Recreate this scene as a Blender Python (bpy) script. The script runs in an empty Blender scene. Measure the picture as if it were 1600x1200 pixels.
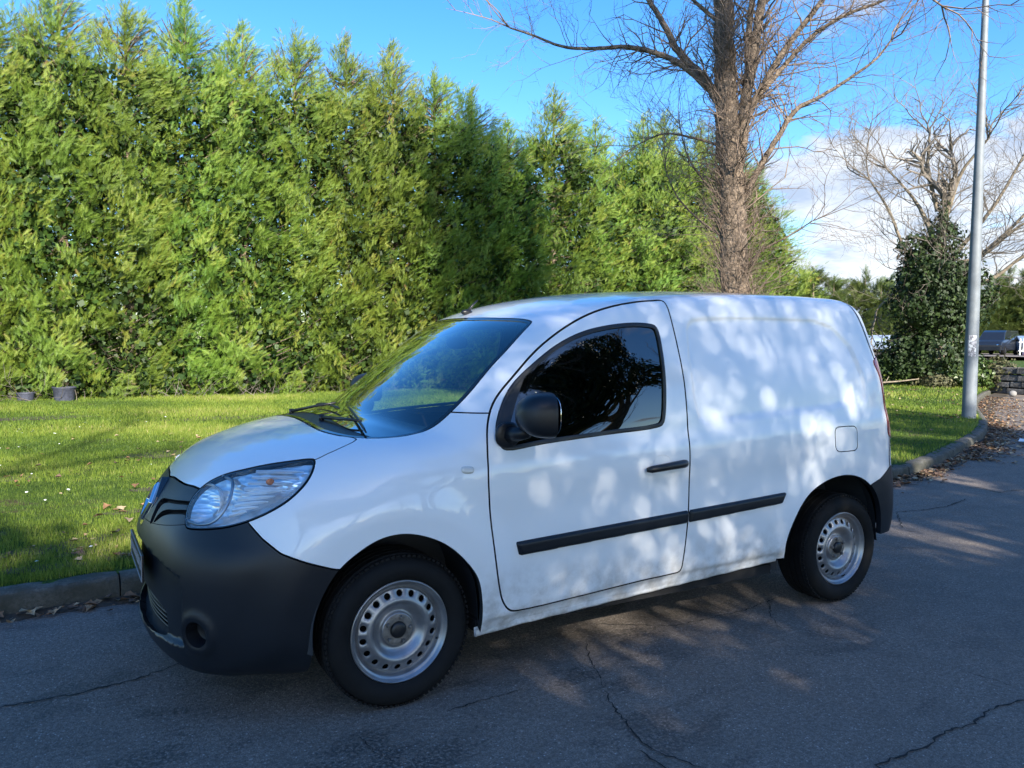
import bpy, math, random
import numpy as np
from mathutils import Vector, Matrix, Euler
random.seed(7); RNG=np.random.default_rng(11)
R=math.radians
SC=bpy.context.scene
COL=SC.collection
# ------------------------------------------------------------ camera, sky, sun, exposure
CAM_POS=(-1.175,-3.755,1.479)
cam_data=bpy.data.cameras.new('camera'); cam=bpy.data.objects.new('camera',cam_data); COL.objects.link(cam)
cam_data.sensor_width=36.0; cam_data.lens=36.0*1228.0/1600.0; cam_data.clip_start=.05; cam_data.clip_end=900
_yaw,_pit,_rol=R(-30.1),R(-3.1),R(.525)
_f=Vector((-math.sin(_yaw)*math.cos(_pit),math.cos(_yaw)*math.cos(_pit),math.sin(_pit)))
_r=Vector((math.cos(_yaw),math.sin(_yaw),0)); _u=_r.cross(_f)
_r2=_r*math.cos(_rol)+_u*math.sin(_rol); _u2=-_r*math.sin(_rol)+_u*math.cos(_rol)
cam.matrix_world=Matrix(((_r2.x,_u2.x,-_f.x,CAM_POS[0]),(_r2.y,_u2.y,-_f.y,CAM_POS[1]),(_r2.z,_u2.z,-_f.z,CAM_POS[2]),(0,0,0,1)))
SC.camera=cam
SUN_AZ,SUN_EL=R(187.5),R(29)       # azimuth clockwise from +Y
SUN_VEC=Vector((math.sin(SUN_AZ)*math.cos(SUN_EL),math.cos(SUN_AZ)*math.cos(SUN_EL),math.sin(SUN_EL)))
sl=bpy.data.lights.new('sun','SUN'); sl.energy=5.0; sl.angle=R(.55); sl.color=(1.0,.93,.80)
so=bpy.data.objects.new('sun',sl); COL.objects.link(so); so.location=(0,-20,20)
so.rotation_euler=SUN_VEC.to_track_quat('Z','Y').to_euler()
SC.view_settings.view_transform='Standard'; SC.view_settings.look='None'; SC.view_settings.gamma=1.0
SC.view_settings.exposure=1.38
try: SC.view_settings.use_curve_mapping=False
except Exception: pass
SC.cycles.max_bounces=7; SC.cycles.transparent_max_bounces=16; SC.cycles.diffuse_bounces=3; SC.cycles.glossy_bounces=4; SC.cycles.transmission_bounces=4
SC.cycles.use_denoising=True
try: SC.cycles.sample_clamp_indirect=6.0
except Exception: pass

class NT:
    """small node tree helper"""
    def __init__(s,tree): s.t=tree
    def n(s,typ,ins=None,**kw):
        nd=s.t.nodes.new(typ)
        for k,v in kw.items(): setattr(nd,k,v)
        if ins:
            for k,v in ins.items():
                sk=nd.inputs[k]
                if isinstance(v,bpy.types.NodeSocket): s.t.links.new(v,sk)
                else: sk.default_value=v
        return nd
    def link(s,a,b): s.t.links.new(a,b)
    def math(s,op,a,b=0.0,c=None,clamp=False):
        nd=s.t.nodes.new('ShaderNodeMath'); nd.operation=op; nd.use_clamp=clamp
        for i,v in enumerate((a,b,c)):
            if v is None: continue
            if isinstance(v,bpy.types.NodeSocket): s.t.links.new(v,nd.inputs[i])
            else: nd.inputs[i].default_value=v
        return nd.outputs[0]
    def mix(s,f,a,b):
        nd=s.t.nodes.new('ShaderNodeMix'); nd.data_type='RGBA'; 
        for k,v in ((0,f),(6,a),(7,b)):
            if isinstance(v,bpy.types.NodeSocket): s.t.links.new(v,nd.inputs[k])
            else: nd.inputs[k].default_value=v if k==0 else (v if len(v)==4 else (*v,1))
        return nd.outputs[2]
    def ramp(s,f,stops,interp='LINEAR'):
        nd=s.t.nodes.new('ShaderNodeValToRGB'); nd.color_ramp.interpolation=interp; e=nd.color_ramp.elements
        while len(e)>1: e.remove(e[-1])
        e[0].position=stops[0][0]; c=stops[0][1]; e[0].color=(*c,1) if len(c)==3 else c
        for p,c in stops[1:]:
            q=e.new(p); q.color=(*c,1) if len(c)==3 else c
        s.t.links.new(f,nd.inputs[0]); return nd.outputs[0]
    def maprange(s,v,a,b,c=0.,d=1.,smooth=True):
        nd=s.t.nodes.new('ShaderNodeMapRange'); nd.interpolation_type='SMOOTHSTEP' if smooth else 'LINEAR'
        s.t.links.new(v,nd.inputs[0])
        for i,x in enumerate((a,b,c,d)): nd.inputs[i+1].default_value=x
        return nd.outputs[0]
    def noise(s,scale,vec=None,detail=4.,rough=.55,dist=0.,dim='3D'):
        nd=s.t.nodes.new('ShaderNodeTexNoise'); nd.noise_dimensions=dim
        nd.inputs['Scale'].default_value=scale; nd.inputs['Detail'].default_value=detail; nd.inputs['Roughness'].default_value=rough; nd.inputs['Distortion'].default_value=dist
        if vec is not None: s.t.links.new(vec,nd.inputs['Vector'])
        return nd.outputs[0]
    def pos(s,obj=False):
        if obj:
            return s.t.nodes.new('ShaderNodeTexCoord').outputs['Object']
        return s.t.nodes.new('ShaderNodeNewGeometry').outputs['Position']
    def mapping(s,vec,scale=(1,1,1),loc=(0,0,0),rot=(0,0,0)):
        nd=s.t.nodes.new('ShaderNodeMapping'); s.t.links.new(vec,nd.inputs[0]); nd.inputs[1].default_value=loc; nd.inputs[2].default_value=rot; nd.inputs[3].default_value=scale
        return nd.outputs[0]

# world: physical sky plus procedural clouds
w=bpy.data.worlds.new('World'); SC.world=w; w.use_nodes=True
for nd in list(w.node_tree.nodes): w.node_tree.nodes.remove(nd)
T=NT(w.node_tree)
sky=T.n('ShaderNodeTexSky',sky_type='NISHITA',sun_disc=False,sun_elevation=SUN_EL,sun_rotation=SUN_AZ,altitude=100.,air_density=1.0,dust_density=.5,ozone_density=3.0)
hs=T.n('ShaderNodeHueSaturation',{'Saturation':1.32,'Value':.97,'Hue':.506,'Color':sky.outputs[0]})
tc=T.n('ShaderNodeTexCoord').outputs['Generated']
sx=T.n('ShaderNodeSeparateXYZ',{0:tc})
zc=T.math('MAXIMUM',sx.outputs[2],0.0)
zd=T.math('ADD',zc,.16)
cv=T.n('ShaderNodeCombineXYZ',{0:T.math('DIVIDE',sx.outputs[0],zd),1:T.math('DIVIDE',sx.outputs[1],zd),2:0.0})
n1=T.noise(1.6,T.mapping(cv.outputs[0],(1,1,1),(3.1,.4,0)),8.,.58,.35)
n2=T.noise(.38,T.mapping(cv.outputs[0],(1,1,1),(7.3,2.2,0)),3.,.5,0.)
# azimuth (clockwise from +Y)
az=T.math('ARCTAN2',sx.outputs[0],sx.outputs[1])
bank=T.math('MULTIPLY',T.math('MULTIPLY',T.maprange(az,.72,.95),T.maprange(az,2.3,1.7)),T.maprange(sx.outputs[2],.30,.17))
thr=T.math('SUBTRACT',.635,T.math('MULTIPLY',bank,.235))
val=T.math('ADD',T.math('MULTIPLY',n1,.75),T.math('MULTIPLY',n2,.32))
dens=T.math('DIVIDE',T.math('SUBTRACT',val,thr),.085,clamp=True)
dens=T.math('MULTIPLY',dens,T.maprange(sx.outputs[2],-.02,.03))
shade=T.noise(2.3,T.mapping(cv.outputs[0],(1,1,1),(1.4,5.2,0)),5.,.6)
ccol=T.mix(T.maprange(shade,.35,.62),(1.7,2.0,2.6),(3.1,3.2,3.35))
col=T.mix(T.math('MULTIPLY',dens,.93),hs.outputs[0],ccol)
bg=T.n('ShaderNodeBackground',{'Color':col,'Strength':.132})
wo=T.n('ShaderNodeOutputWorld',{0:bg.outputs[0]})
# ---------------------------------------------------------------- van hull (implicit surface)
def cr_spline(pts, n=40, closed=False):
    P=np.array(pts,float); N=len(P); out=[]
    rng=range(N if closed else N-1)
    for i in rng:
        if closed: p0,p1,p2,p3=P[(i-1)%N],P[i],P[(i+1)%N],P[(i+2)%N]
        else: p0,p1,p2,p3=P[max(i-1,0)],P[i],P[i+1],P[min(i+2,N-1)]
        # centripetal
        t0=0; t1=t0+max(np.linalg.norm(p1-p0),1e-6)**.5; t2=t1+np.linalg.norm(p2-p1)**.5; t3=t2+max(np.linalg.norm(p3-p2),1e-6)**.5
        t=np.linspace(t1,t2,n,endpoint=False)[:,None]
        A1=(t1-t)/(t1-t0)*p0+(t-t0)/(t1-t0)*p1; A2=(t2-t)/(t2-t1)*p1+(t-t1)/(t2-t1)*p2; A3=(t3-t)/(t3-t2)*p2+(t-t2)/(t3-t2)*p3
        B1=(t2-t)/(t2-t0)*A1+(t-t0)/(t2-t0)*A2; B2=(t3-t)/(t3-t1)*A2+(t-t1)/(t3-t1)*A3
        out.append((t2-t)/(t2-t1)*B1+(t-t1)/(t2-t1)*B2)
    out=np.concatenate(out)
    if not closed: out=np.vstack([out,P[-1]])
    return out
def polysdf(px,pz,poly):
    """signed distance (neg inside) to closed polygon"""
    poly=np.asarray(poly,float); a=poly; b=np.roll(poly,-1,0)
    shp=px.shape; px=px.ravel(); pz=pz.ravel()
    best=np.full(px.shape,1e18); ins=np.zeros(px.shape,bool)
    for (ax,az),(bx,bz) in zip(a,b):
        ex,ez=bx-ax,bz-az; wx,wz=px-ax,pz-az
        L=ex*ex+ez*ez
        if L<1e-14: continue
        t=np.clip((wx*ex+wz*ez)/L,0,1); d=(wx-t*ex)**2+(wz-t*ez)**2
        np.minimum(best,d,out=best)
        c=((az>pz)!=(bz>pz))
        if c.any() and bz!=az: ins^=c&(px<ex*(pz-az)/(bz-az)+ax)
    d=np.sqrt(best); return np.where(ins,-d,d).reshape(shp)
def sstep(a,b,x):
    t=np.clip((x-a)/(b-a),0,1); return t*t*(3-2*t)
def smooth_interp(x,xs,ys):
    # monotone-ish C1 cubic (PCHIP-like)
    xs=np.asarray(xs,float); ys=np.asarray(ys,float); h=np.diff(xs); d=np.diff(ys)/h
    m=np.zeros_like(ys); m[0]=d[0]; m[-1]=d[-1]
    for i in range(1,len(ys)-1):
        m[i]=0 if d[i-1]*d[i]<=0 else 2*d[i-1]*d[i]/(d[i-1]+d[i])
        if d[i-1]*d[i]>0: m[i]=(d[i-1]*h[i]+d[i]*h[i-1])/(h[i]+h[i-1])
    x=np.clip(x,xs[0],xs[-1]); i=np.clip(np.searchsorted(xs,x)-1,0,len(h)-1)
    t=(x-xs[i])/h[i]; t2=t*t; t3=t2*t
    return (2*t3-3*t2+1)*ys[i]+(t3-2*t2+t)*h[i]*m[i]+(-2*t3+3*t2)*ys[i+1]+(t3-t2)*h[i]*m[i+1]
class Grid2:
    def __init__(s,x0,z0,h,A): s.x0,s.z0,s.h,s.A=x0,z0,h,A
    def __call__(s,x,z,lin=False):
        u=(x-s.x0)/s.h; v=(z-s.z0)/s.h; nx,nz=s.A.shape
        u=np.clip(u,1,nx-2.001); v=np.clip(v,1,nz-2.001); i=u.astype(int); j=v.astype(int); a=u-i; b=v-j
        if lin:
            A=s.A; return (A[i,j]*(1-a)+A[i+1,j]*a)*(1-b)+(A[i,j+1]*(1-a)+A[i+1,j+1]*a)*b
        def w(t): t2=t*t;t3=t2*t; return ((1-t)**3/6,(3*t3-6*t2+4)/6,(-3*t3+3*t2+3*t+1)/6,t3/6)  # cubic B-spline: C2
        wa=w(a); wb=w(b); r=0
        for p in range(4):
            for q in range(4): r=r+wa[p]*wb[q]*s.A[i+p-1,j+q-1]
        return r
PROFILE=[(-.78,.165),(-.855,.205),(-.886,.33),(-.893,.46),(-.888,.585),(-.858,.70),(-.80,.80),(-.715,.905),(-.62,.980),(-.45,1.048),(-.25,1.095),(-.05,1.128),(.05,1.155),(.20,1.262),(.45,1.452),(.68,1.598),(.88,1.670),(1.12,1.720),(1.40,1.755),(1.8,1.780),(2.3,1.792),(2.75,1.792),(3.00,1.778),(3.075,1.74),(3.12,1.6),(3.152,1.35),(3.20,1.1),(3.25,.85),(3.28,.6),(3.265,.38),(3.19,.27),(2.2,.24),(.6,.215),(-.3,.185)]
RECESS=[(1.571,1.556),(1.609,1.596),(1.688,1.607),(2.09,1.62),(2.548,1.616),(2.692,1.582),(2.814,1.473),(2.861,1.289),(2.861,1.161),(2.542,1.125),(2.032,1.103),(1.602,1.079),(1.562,1.105),(1.537,1.215),(1.543,1.403)]
def build_grids():
    h=.01; x0,z0=-1.2,-.1; nx,nz=500,220
    X,Z=np.meshgrid(x0+h*np.arange(nx),z0+h*np.arange(nz),indexing='ij')
    prof=cr_spline(PROFILE,14,True)
    P=polysdf(X,Z,prof)
    for _ in range(2): 
        P[1:-1]=(P[:-2]+2*P[1:-1]+P[2:])/4; P[:,1:-1]=(P[:,:-2]+2*P[:,1:-1]+P[:,2:])/4
    # half width
    zc=np.interp(X,[.3,1.6,2.5,3.2],[.945,.99,1.035,1.05])     # shoulder crease height
    zz=Z-(zc-.97)*sstep(.5,.9,Z)*(1-sstep(1.2,1.5,Z))
    W=smooth_interp(zz,[-.1,.20,.30,.42,.70,.93,.97,1.03,1.12,1.30,1.45,1.60,1.70,1.80,2.1],[.84,.868,.888,.903,.915,.913,.908,.893,.880,.846,.803,.750,.708,.655,.55])
    low=smooth_interp(X,[-1.2,-.95,-.85,-.70,-.5,-.3,0,.4,2.4,2.8,3.1,3.25,3.40,3.8],[.50,.66,.755,.835,.895,.93,.972,1,1,.988,.958,.925,.87,.75])
    W=W*low
    W=W*(1-.085*sstep(1.25,.25,X)*sstep(1.0,1.3,Z))
    # wheel arch swellings
    for cx,cz,r1,r2,a in ((-.01,.34,.44,.60,.020),(2.66,.32,.47,.66,.016)):
        r=np.hypot(X-cx,(Z-cz)); W=W+a*(1-sstep(r1,r2,r))*sstep(.1,.35,Z)
    rs=polysdf(X,Z,RECESS); W=W-.015*(1-sstep(-.013,.004,rs))
    # shallow hollow below the shoulder crease
    W=W-.006*np.exp(-((Z-.80)/.10)**2)*sstep(.4,.7,X)*(1-sstep(2.1,2.5,X))
    W=W-.014*(1-sstep(-.012,.0,Z-np.interp(X,[.5,1.44,2.3],[.312,.357,.372])))*sstep(.36,.40,X)*(1-sstep(2.1,2.2,X))
    W1=W.copy()
    for _ in range(1):
        W1[1:-1]=(W1[:-2]+2*W1[1:-1]+W1[2:])/4; W1[:,1:-1]=(W1[:,:-2]+2*W1[:,1:-1]+W1[:,2:])/4
    return Grid2(x0,z0,h,P),Grid2(x0,z0,h,W1)
GP,GW=build_grids()
def F(x,y,z,lin=False):
    ya=np.sqrt(y*y+1e-6)
    g=.105*(ya/.6)**2+.05*np.maximum(ya-.45,0)**2/.04*.3
    xs=x-g*(1-sstep(-.2,1.9,x))*1.0+.045*(ya/.7)**2*sstep(2.4,3.3,x)
    cz=np.interp(x,[-.9,-.5,0.,.4,1.2,3.5],[.01,.04,.04,.045,.05,.045])*(ya/.65)**2
    zs=z+cz*sstep(.5,.9,z)
    p=GP(xs,zs,lin); w=ya-GW(x,z,lin)
    fm=(1-sstep(-.72,-.62,x))
    p=p+fm*.030*(1-sstep(.555,.580,ya+.25*np.maximum(z-.50,0)))*sstep(.255,.280,z-.06*ya)*(1-sstep(.600,.622,z+.16*ya*ya))
    k=.16+.10*(1-sstep(-.3,.1,x))*sstep(.6,.8,z)-.04*sstep(1.1,1.3,z)
    k=k+.14*(1-sstep(-.6,-.3,x))*(1-sstep(.7,.9,z))+.05*sstep(2.9,3.2,x)
    fr=np.sqrt((x+.737)**2+(ya-.635)**2+(z-.36)**2); w=w-.010*np.exp(-((fr-.068)/.022)**2); p=p-.010*np.exp(-((fr-.068)/.022)**2)
    hh=np.maximum(k-np.abs(p-w),0)/k
    return np.maximum(p,w)+hh*hh*hh*k/6
def grad(x,y,z,e=.004):
    g=np.stack([F(x+e,y,z)-F(x-e,y,z),F(x,y+e,z)-F(x,y-e,z),F(x,y,z+e)-F(x,y,z-e)],1)/(2*e)
    return g
def project(V,n=3):
    for _ in range(n):
        f=F(*V.T); g=grad(*V.T); V=V-(f/np.maximum((g*g).sum(1),.2))[:,None]*g
    return V
def surface_nets(h=.016):
    x0,y0,z0=-1.0,-1.0,.15; nx,ny,nz=int(4.5/h),int(2.0/h)+1,int(1.75/h)
    xs=x0+h*np.arange(nx); ys=(np.arange(ny)-(ny-1)/2)*h; zs=z0+h*np.arange(nz); 
    half=ys<=1e-9
    A=np.empty((nx,ny,nz),np.float32); yh=ys[half]
    for i in range(0,nx,20):
        X,Y,Z=np.meshgrid(xs[i:i+20],yh,zs,indexing='ij'); v=F(X,Y,Z,True); A[i:i+20,:len(yh)]=v
    A[:,len(yh):]=A[:,:ny-len(yh)][:,::-1]
    S=A<0
    c=np.zeros((nx-1,ny-1,nz-1),np.int8)
    for a in (0,1):
        for b in (0,1):
            for d in (0,1): c+=S[a:nx-1+a,b:ny-1+b,d:nz-1+d]
    act=(c>0)&(c<8); idx=-np.ones(act.shape,np.int64); ii=np.argwhere(act); idx[act]=np.arange(len(ii))
    # edge-crossing centroid
    acc=np.zeros((len(ii),3)); cnt=np.zeros(len(ii)); I,J,K=ii.T
    for ax in range(3):
        for a in (0,1):
            for b in (0,1):
                o=[0,0,0]; oth=[k for k in range(3) if k!=ax]; o[oth[0]]=a; o[oth[1]]=b
                p=A[I+o[0],J+o[1],K+o[2]]; o2=list(o); o2[ax]=1; q=A[I+o2[0],J+o2[1],K+o2[2]]
                m=(p<0)!=(q<0); t=np.where(m,p/np.where(m,p-q,1),0)
                pos=np.array(o,float)[None].repeat(len(ii),0); pos[:,ax]+=t
                acc[m]+=pos[m]; cnt[m]+=1
    V=ii+acc/cnt[:,None]; V=np.stack([xs[0]+V[:,0]*h,ys[0]+V[:,1]*h,zs[0]+V[:,2]*h],1)
    Q=[]
    for ax in range(3):
        o=[k for k in range(3) if k!=ax]
        sl0=[slice(None)]*3; sl1=[slice(None)]*3; sl0[ax]=slice(0,-1); sl1[ax]=slice(1,None)
        s0=S[tuple(sl0)]; s1=S[tuple(sl1)]; e=np.argwhere(s0!=s1)
        e=e[(e[:,o[0]]>0)&(e[:,o[1]]>0)&(e[:,o[0]]<A.shape[o[0]]-1)&(e[:,o[1]]<A.shape[o[1]]-1)]
        flip=s0[tuple(e.T)]
        def g(d0,d1):
            f=e.copy(); f[:,o[0]]-=d0; f[:,o[1]]-=d1; return idx[tuple(f.T)]
        q=np.stack([g(1,1),g(0,1),g(0,0),g(1,0)],1)
        if ax==1: q=q[:,::-1]
        q[~flip]=q[~flip][:,::-1]; Q.append(q)
    Q=np.concatenate(Q); Q=Q[(Q>=0).all(1)]
    V=project(V,4); G=grad(*V.T); N=G/np.linalg.norm(G,axis=1,keepdims=True)
    return V,Q,N
def raycast(o,d,tmax=9):
    t=1.5
    o=np.array(o);d=np.array(d)/np.linalg.norm(d)
    ts=np.linspace(.8,tmax,2500); X=o+ts[:,None]*d; v=F(*X.T)
    k=np.where(v<0)[0]
    if len(k)==0: return None
    a,b=ts[k[0]-1],ts[k[0]]
    for _ in range(30):
        m=(a+b)/2; P=o+m*d
        if F(*P[:,None])[0]<0: b=m
        else: a=m
    return o+a*d
# ------------------------------------------------------------ object helpers
def tag(o,label=None,cat=None,group=None,kind=None):
    if label: o['label']=label
    if cat: o['category']=cat
    if group: o['group']=group
    if kind: o['kind']=kind
    return o
def empty(name,loc=(0,0,0),rz=0.):
    o=bpy.data.objects.new(name,None); COL.objects.link(o); o.location=loc; o.rotation_euler=(0,0,rz); o.empty_display_size=.2; return o
def link(name,me,parent=None,loc=None):
    o=bpy.data.objects.new(name,me); COL.objects.link(o)
    if parent is not None: o.parent=parent
    if loc is not None: o.location=loc
    return o
def mesh_np(name,V,faces,mats,normals=None,smooth=True,attr=None,fmat=None):
    """faces: list of int arrays (K x n)"""
    me=bpy.data.meshes.new(name); V=np.asarray(V,np.float32)
    faces=[np.asarray(f,np.int32) for f in faces if len(f)]
    tot=sum(f.size for f in faces); nf=sum(len(f) for f in faces)
    me.vertices.add(len(V)); me.vertices.foreach_set('co',V.ravel())
    me.loops.add(tot); me.polygons.add(nf)
    me.loops.foreach_set('vertex_index',np.concatenate([f.ravel() for f in faces]))
    ls=np.concatenate([np.full(len(f),f.shape[1]) for f in faces]); st=np.concatenate([[0],np.cumsum(ls)[:-1]])
    me.polygons.foreach_set('loop_start',st.astype(np.int32)); 
    try: me.polygons.foreach_set('loop_total',ls.astype(np.int32))
    except Exception: pass
    me.polygons.foreach_set('use_smooth',np.full(nf,bool(smooth)))
    for m in (mats if isinstance(mats,(list,tuple)) else [mats]): me.materials.append(m)
    if fmat is not None: me.polygons.foreach_set('material_index',np.asarray(fmat,np.int32))
    me.update(calc_edges=True)
    if attr is not None:
        for k,v in attr.items():
            a=me.attributes.new(k,'FLOAT','POINT'); a.data.foreach_set('value',np.asarray(v,np.float32))
    if normals is not None: me.normals_split_custom_set_from_vertices([tuple(n) for n in np.asarray(normals,float)])
    return me
class MB:
    """mesh builder of simple solids joined into one part"""
    def __init__(s): s.V=[]; s.F=[]
    def add(s,V,F):
        o=len(s.V); s.V+= [tuple(v) for v in V]; s.F+=[tuple(i+o for i in f) for f in F]; return s
    def box(s,c,d,rz=0.,ax=None):
        M=Matrix.Rotation(rz,3,'Z') if ax is None else ax
        v=[]
        for i in (-1,1):
            for j in (-1,1):
                for k in (-1,1): v.append(Vector(c)+M@Vector((i*d[0]/2,j*d[1]/2,k*d[2]/2)))
        return s.add(v,[(0,1,3,2),(4,6,7,5),(0,4,5,1),(2,3,7,6),(0,2,6,4),(1,5,7,3)])
    def tube(s,pts,rad,n=8,cap=True):
        pts=[Vector(p) for p in pts]; rad=rad if isinstance(rad,(list,tuple)) else [rad]*len(pts)
        V=[];F=[]; up=None
        for i,p in enumerate(pts):
            d=(pts[min(i+1,len(pts)-1)]-pts[max(i-1,0)]).normalized()
            if up is None: up=d.orthogonal().normalized()
            a=(up-d*up.dot(d)); a=a.normalized() if a.length>1e-6 else d.orthogonal().normalized(); up=a; b=d.cross(a)
            for k in range(n):
                t=2*math.pi*k/n; V.append(p+(a*math.cos(t)+b*math.sin(t))*rad[i])
        for i in range(len(pts)-1):
            for k in range(n): F.append((i*n+k,i*n+(k+1)%n,(i+1)*n+(k+1)%n,(i+1)*n+k))
        if cap: F.append(tuple(range(n))[::-1]); F.append(tuple((len(pts)-1)*n+k for k in range(n)))
        return s.add(V,F)
    def lathe(s,prof,n=48,axis='Y',c=(0,0,0),closed=False):
        V=[];F=[];m=len(prof)
        for k in range(n):
            t=2*math.pi*k/n; cc,ss=math.cos(t),math.sin(t)
            for r,h in prof:
                if axis=='Y': V.append((c[0]+r*cc,c[1]+h,c[2]+r*ss))
                else: V.append((c[0]+r*cc,c[1]+r*ss,c[2]+h))
        for k in range(n):
            k2=(k+1)%n
            for i in range(m if closed else m-1):
                j=(i+1)%m
                f=(k*m+i,k*m+j,k2*m+j,k2*m+i); F.append(f if axis=='Y' else f[::-1])
        return s.add(V,F)
    def ell(s,c,r,n=16,p=2.,ax=None):
        V=[];F=[];m=n//2
        def sp(x,e): return math.copysign(abs(x)**e,x)
        e=2./p
        for i in range(m+1):
            a=-math.pi/2+math.pi*i/m
            for k in range(n):
                b=2*math.pi*k/n
                q=Vector((r[0]*sp(math.cos(a),e)*sp(math.cos(b),e),r[1]*sp(math.cos(a),e)*sp(math.sin(b),e),r[2]*sp(math.sin(a),e)))
                if ax is not None: q=ax@q
                V.append(Vector(c)+q)
        for i in range(m):
            for k in range(n): F.append((i*n+k,i*n+(k+1)%n,(i+1)*n+(k+1)%n,(i+1)*n+k))
        return s.add(V,F)
    def build(s,name,mat,parent=None,smooth=False,bevel=0.,autosmooth=None,loc=None):
        me=bpy.data.meshes.new(name); me.from_pydata([tuple(v) for v in s.V],[],s.F); me.materials.append(mat); me.validate()
        o=link(name,me,parent,loc)
        if smooth:
            me.polygons.foreach_set('use_smooth',[True]*len(me.polygons))
            if autosmooth: me.set_sharp_from_angle(angle=R(autosmooth))
        if bevel:
            b=o.modifiers.new('bevel','BEVEL'); b.width=bevel; b.segments=2; b.limit_method='ANGLE'; b.angle_limit=R(40); b.harden_normals=False
        return o
def children(o): return [c for c in bpy.data.objects if c.parent==o]
def copy_tree(o,parent=None):
    kids=KIDS(o); c=o.copy(); COL.objects.link(c)
    if parent is not None: c.parent=parent
    for k in kids: copy_tree(k,c)
    return c
def KIDS(o): return list(o.children)

# ------------------------------------------------------------ materials
def mat(name):
    m=bpy.data.materials.new(name); m.use_nodes=True; nt=m.node_tree
    for nd in list(nt.nodes): nt.nodes.remove(nd)
    T=NT(nt); out=T.n('ShaderNodeOutputMaterial'); return m,T,out
def pbr(name,col,rough=.5,metal=0.,coat=0.,coatr=.03,spec=.5,bump=None,noise=None,ior=1.5):
    """noise=(scale, amount) colour variation; bump=(scale, strength, distance)"""
    m,T,out=mat(name)
    b=T.n('ShaderNodeBsdfPrincipled',{'Roughness':rough,'Metallic':metal,'Coat Weight':coat,'Coat Roughness':coatr,'IOR':ior,'Specular IOR Level':spec})
    if noise:
        n=T.noise(noise[0],T.pos(),5.,.6); a=[max(0,c*(1-noise[1])) for c in col]; c2=[min(1,c*(1+noise[1])) for c in col]
        T.link(T.ramp(n,[(.3,a),(.7,c2)]),b.inputs['Base Color'])
    else: b.inputs['Base Color'].default_value=(*col,1)
    if bump:
        n=T.noise(bump[0],T.pos(),4.,.6); bp=T.n('ShaderNodeBump',{'Strength':bump[1],'Distance':bump[2],'Height':n}); T.link(bp.outputs[0],b.inputs['Normal'])
    T.link(b.outputs[0],out.inputs[0]); return m
def thin_glass(name,tint,rough=0.,refl=1.,ior=1.52,fres=1.7):
    m,T,out=mat(name)
    tr=T.n('ShaderNodeBsdfTransparent',{'Color':(*tint,1)}); gl=T.n('ShaderNodeBsdfGlossy',{'Color':(refl,refl,refl,1),'Roughness':rough})
    fr=T.n('ShaderNodeFresnel',{'IOR':ior}); k=T.math('MULTIPLY',fr.outputs[0],fres,clamp=True)
    mx=T.n('ShaderNodeMixShader',{0:k,1:tr.outputs[0],2:gl.outputs[0]}); T.link(mx.outputs[0],out.inputs[0]); return m
M={}
def white_paint():
    m,T,out=mat('white_paint')
    p=T.pos(); sp=T.n('ShaderNodeSeparateXYZ',{0:p})
    grime=T.math('MULTIPLY',T.maprange(sp.outputs[2],.62,.24),T.maprange(T.noise(9.,p,6.,.65),.35,.7))
    col=T.mix(T.math('MULTIPLY',grime,.8),(.78,.79,.80),(.30,.27,.23))
    b=T.n('ShaderNodeBsdfPrincipled',{'Base Color':col,'Roughness':.42,'Coat Weight':1.0,'Coat Roughness':.035,'IOR':1.45})
    wv=T.math('ADD',T.noise(2.2,p,2.,.5),T.math('MULTIPLY',T.noise(22.,p,2.,.5),.07)); bp=T.n('ShaderNodeBump',{'Strength':.12,'Distance':.012,'Height':wv}); T.link(bp.outputs[0],b.inputs['Coat Normal'])
    T.link(b.outputs[0],out.inputs[0]); return m
M['paint']=white_paint()
M['plastic']=pbr('bumper_plastic',(.009,.011,.015),.38,spec=.36,bump=(700.,.25,.0006),noise=(3.,.25))
M['black']=pbr('black_trim',(.010,.010,.011),.38)
M['blackgloss']=pbr('black_gloss',(.006,.006,.007),.08,coat=1.)
M['rubber']=pbr('tyre_rubber',(.0075,.0075,.0078),.8,spec=.22,noise=(7.,.35),bump=(120.,.15,.001))
M['gap']=pbr('panel_gap',(.012,.012,.013),.9)
M['dark']=pbr('dark_void',(.006,.006,.007),.9)
M['chrome']=pbr('chrome',(.75,.76,.78),.07,1.)
M['satin']=pbr('satin_silver',(.55,.56,.58),.3,1.)
M['rim']=pbr('steel_rim_silver',(.30,.30,.31),.36,.75,noise=(16.,.16))
M['rimdirt']=pbr('rusty_hub_steel',(.20,.185,.17),.55,.7,noise=(40.,.4))
M['windscreen']=thin_glass('windscreen_glass',(.62,.78,.82),fres=2.6)
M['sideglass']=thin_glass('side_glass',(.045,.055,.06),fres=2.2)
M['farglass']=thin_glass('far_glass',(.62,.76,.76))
M['lens']=thin_glass('lamp_lens',(.96,.97,.98),fres=.75)
M['amber']=pbr('amber_bulb',(.75,.20,.03),.2,coat=1.)
M['red']=pbr('red_lens',(.22,.006,.008),.15,coat=1.)
M['interior']=pbr('interior_trim',(.030,.032,.036),.7)
M['dash']=pbr('dashboard_plastic',(.035,.038,.042),.55)
M['fabric']=pbr('seat_fabric',(.035,.037,.042),.85,bump=(300.,.3,.002))
M['mirrorglass']=pbr('mirror_glass',(.8,.8,.8),.02,1.)
M['platewhite']=pbr('plate_white',(.7,.72,.74),.35)
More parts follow.
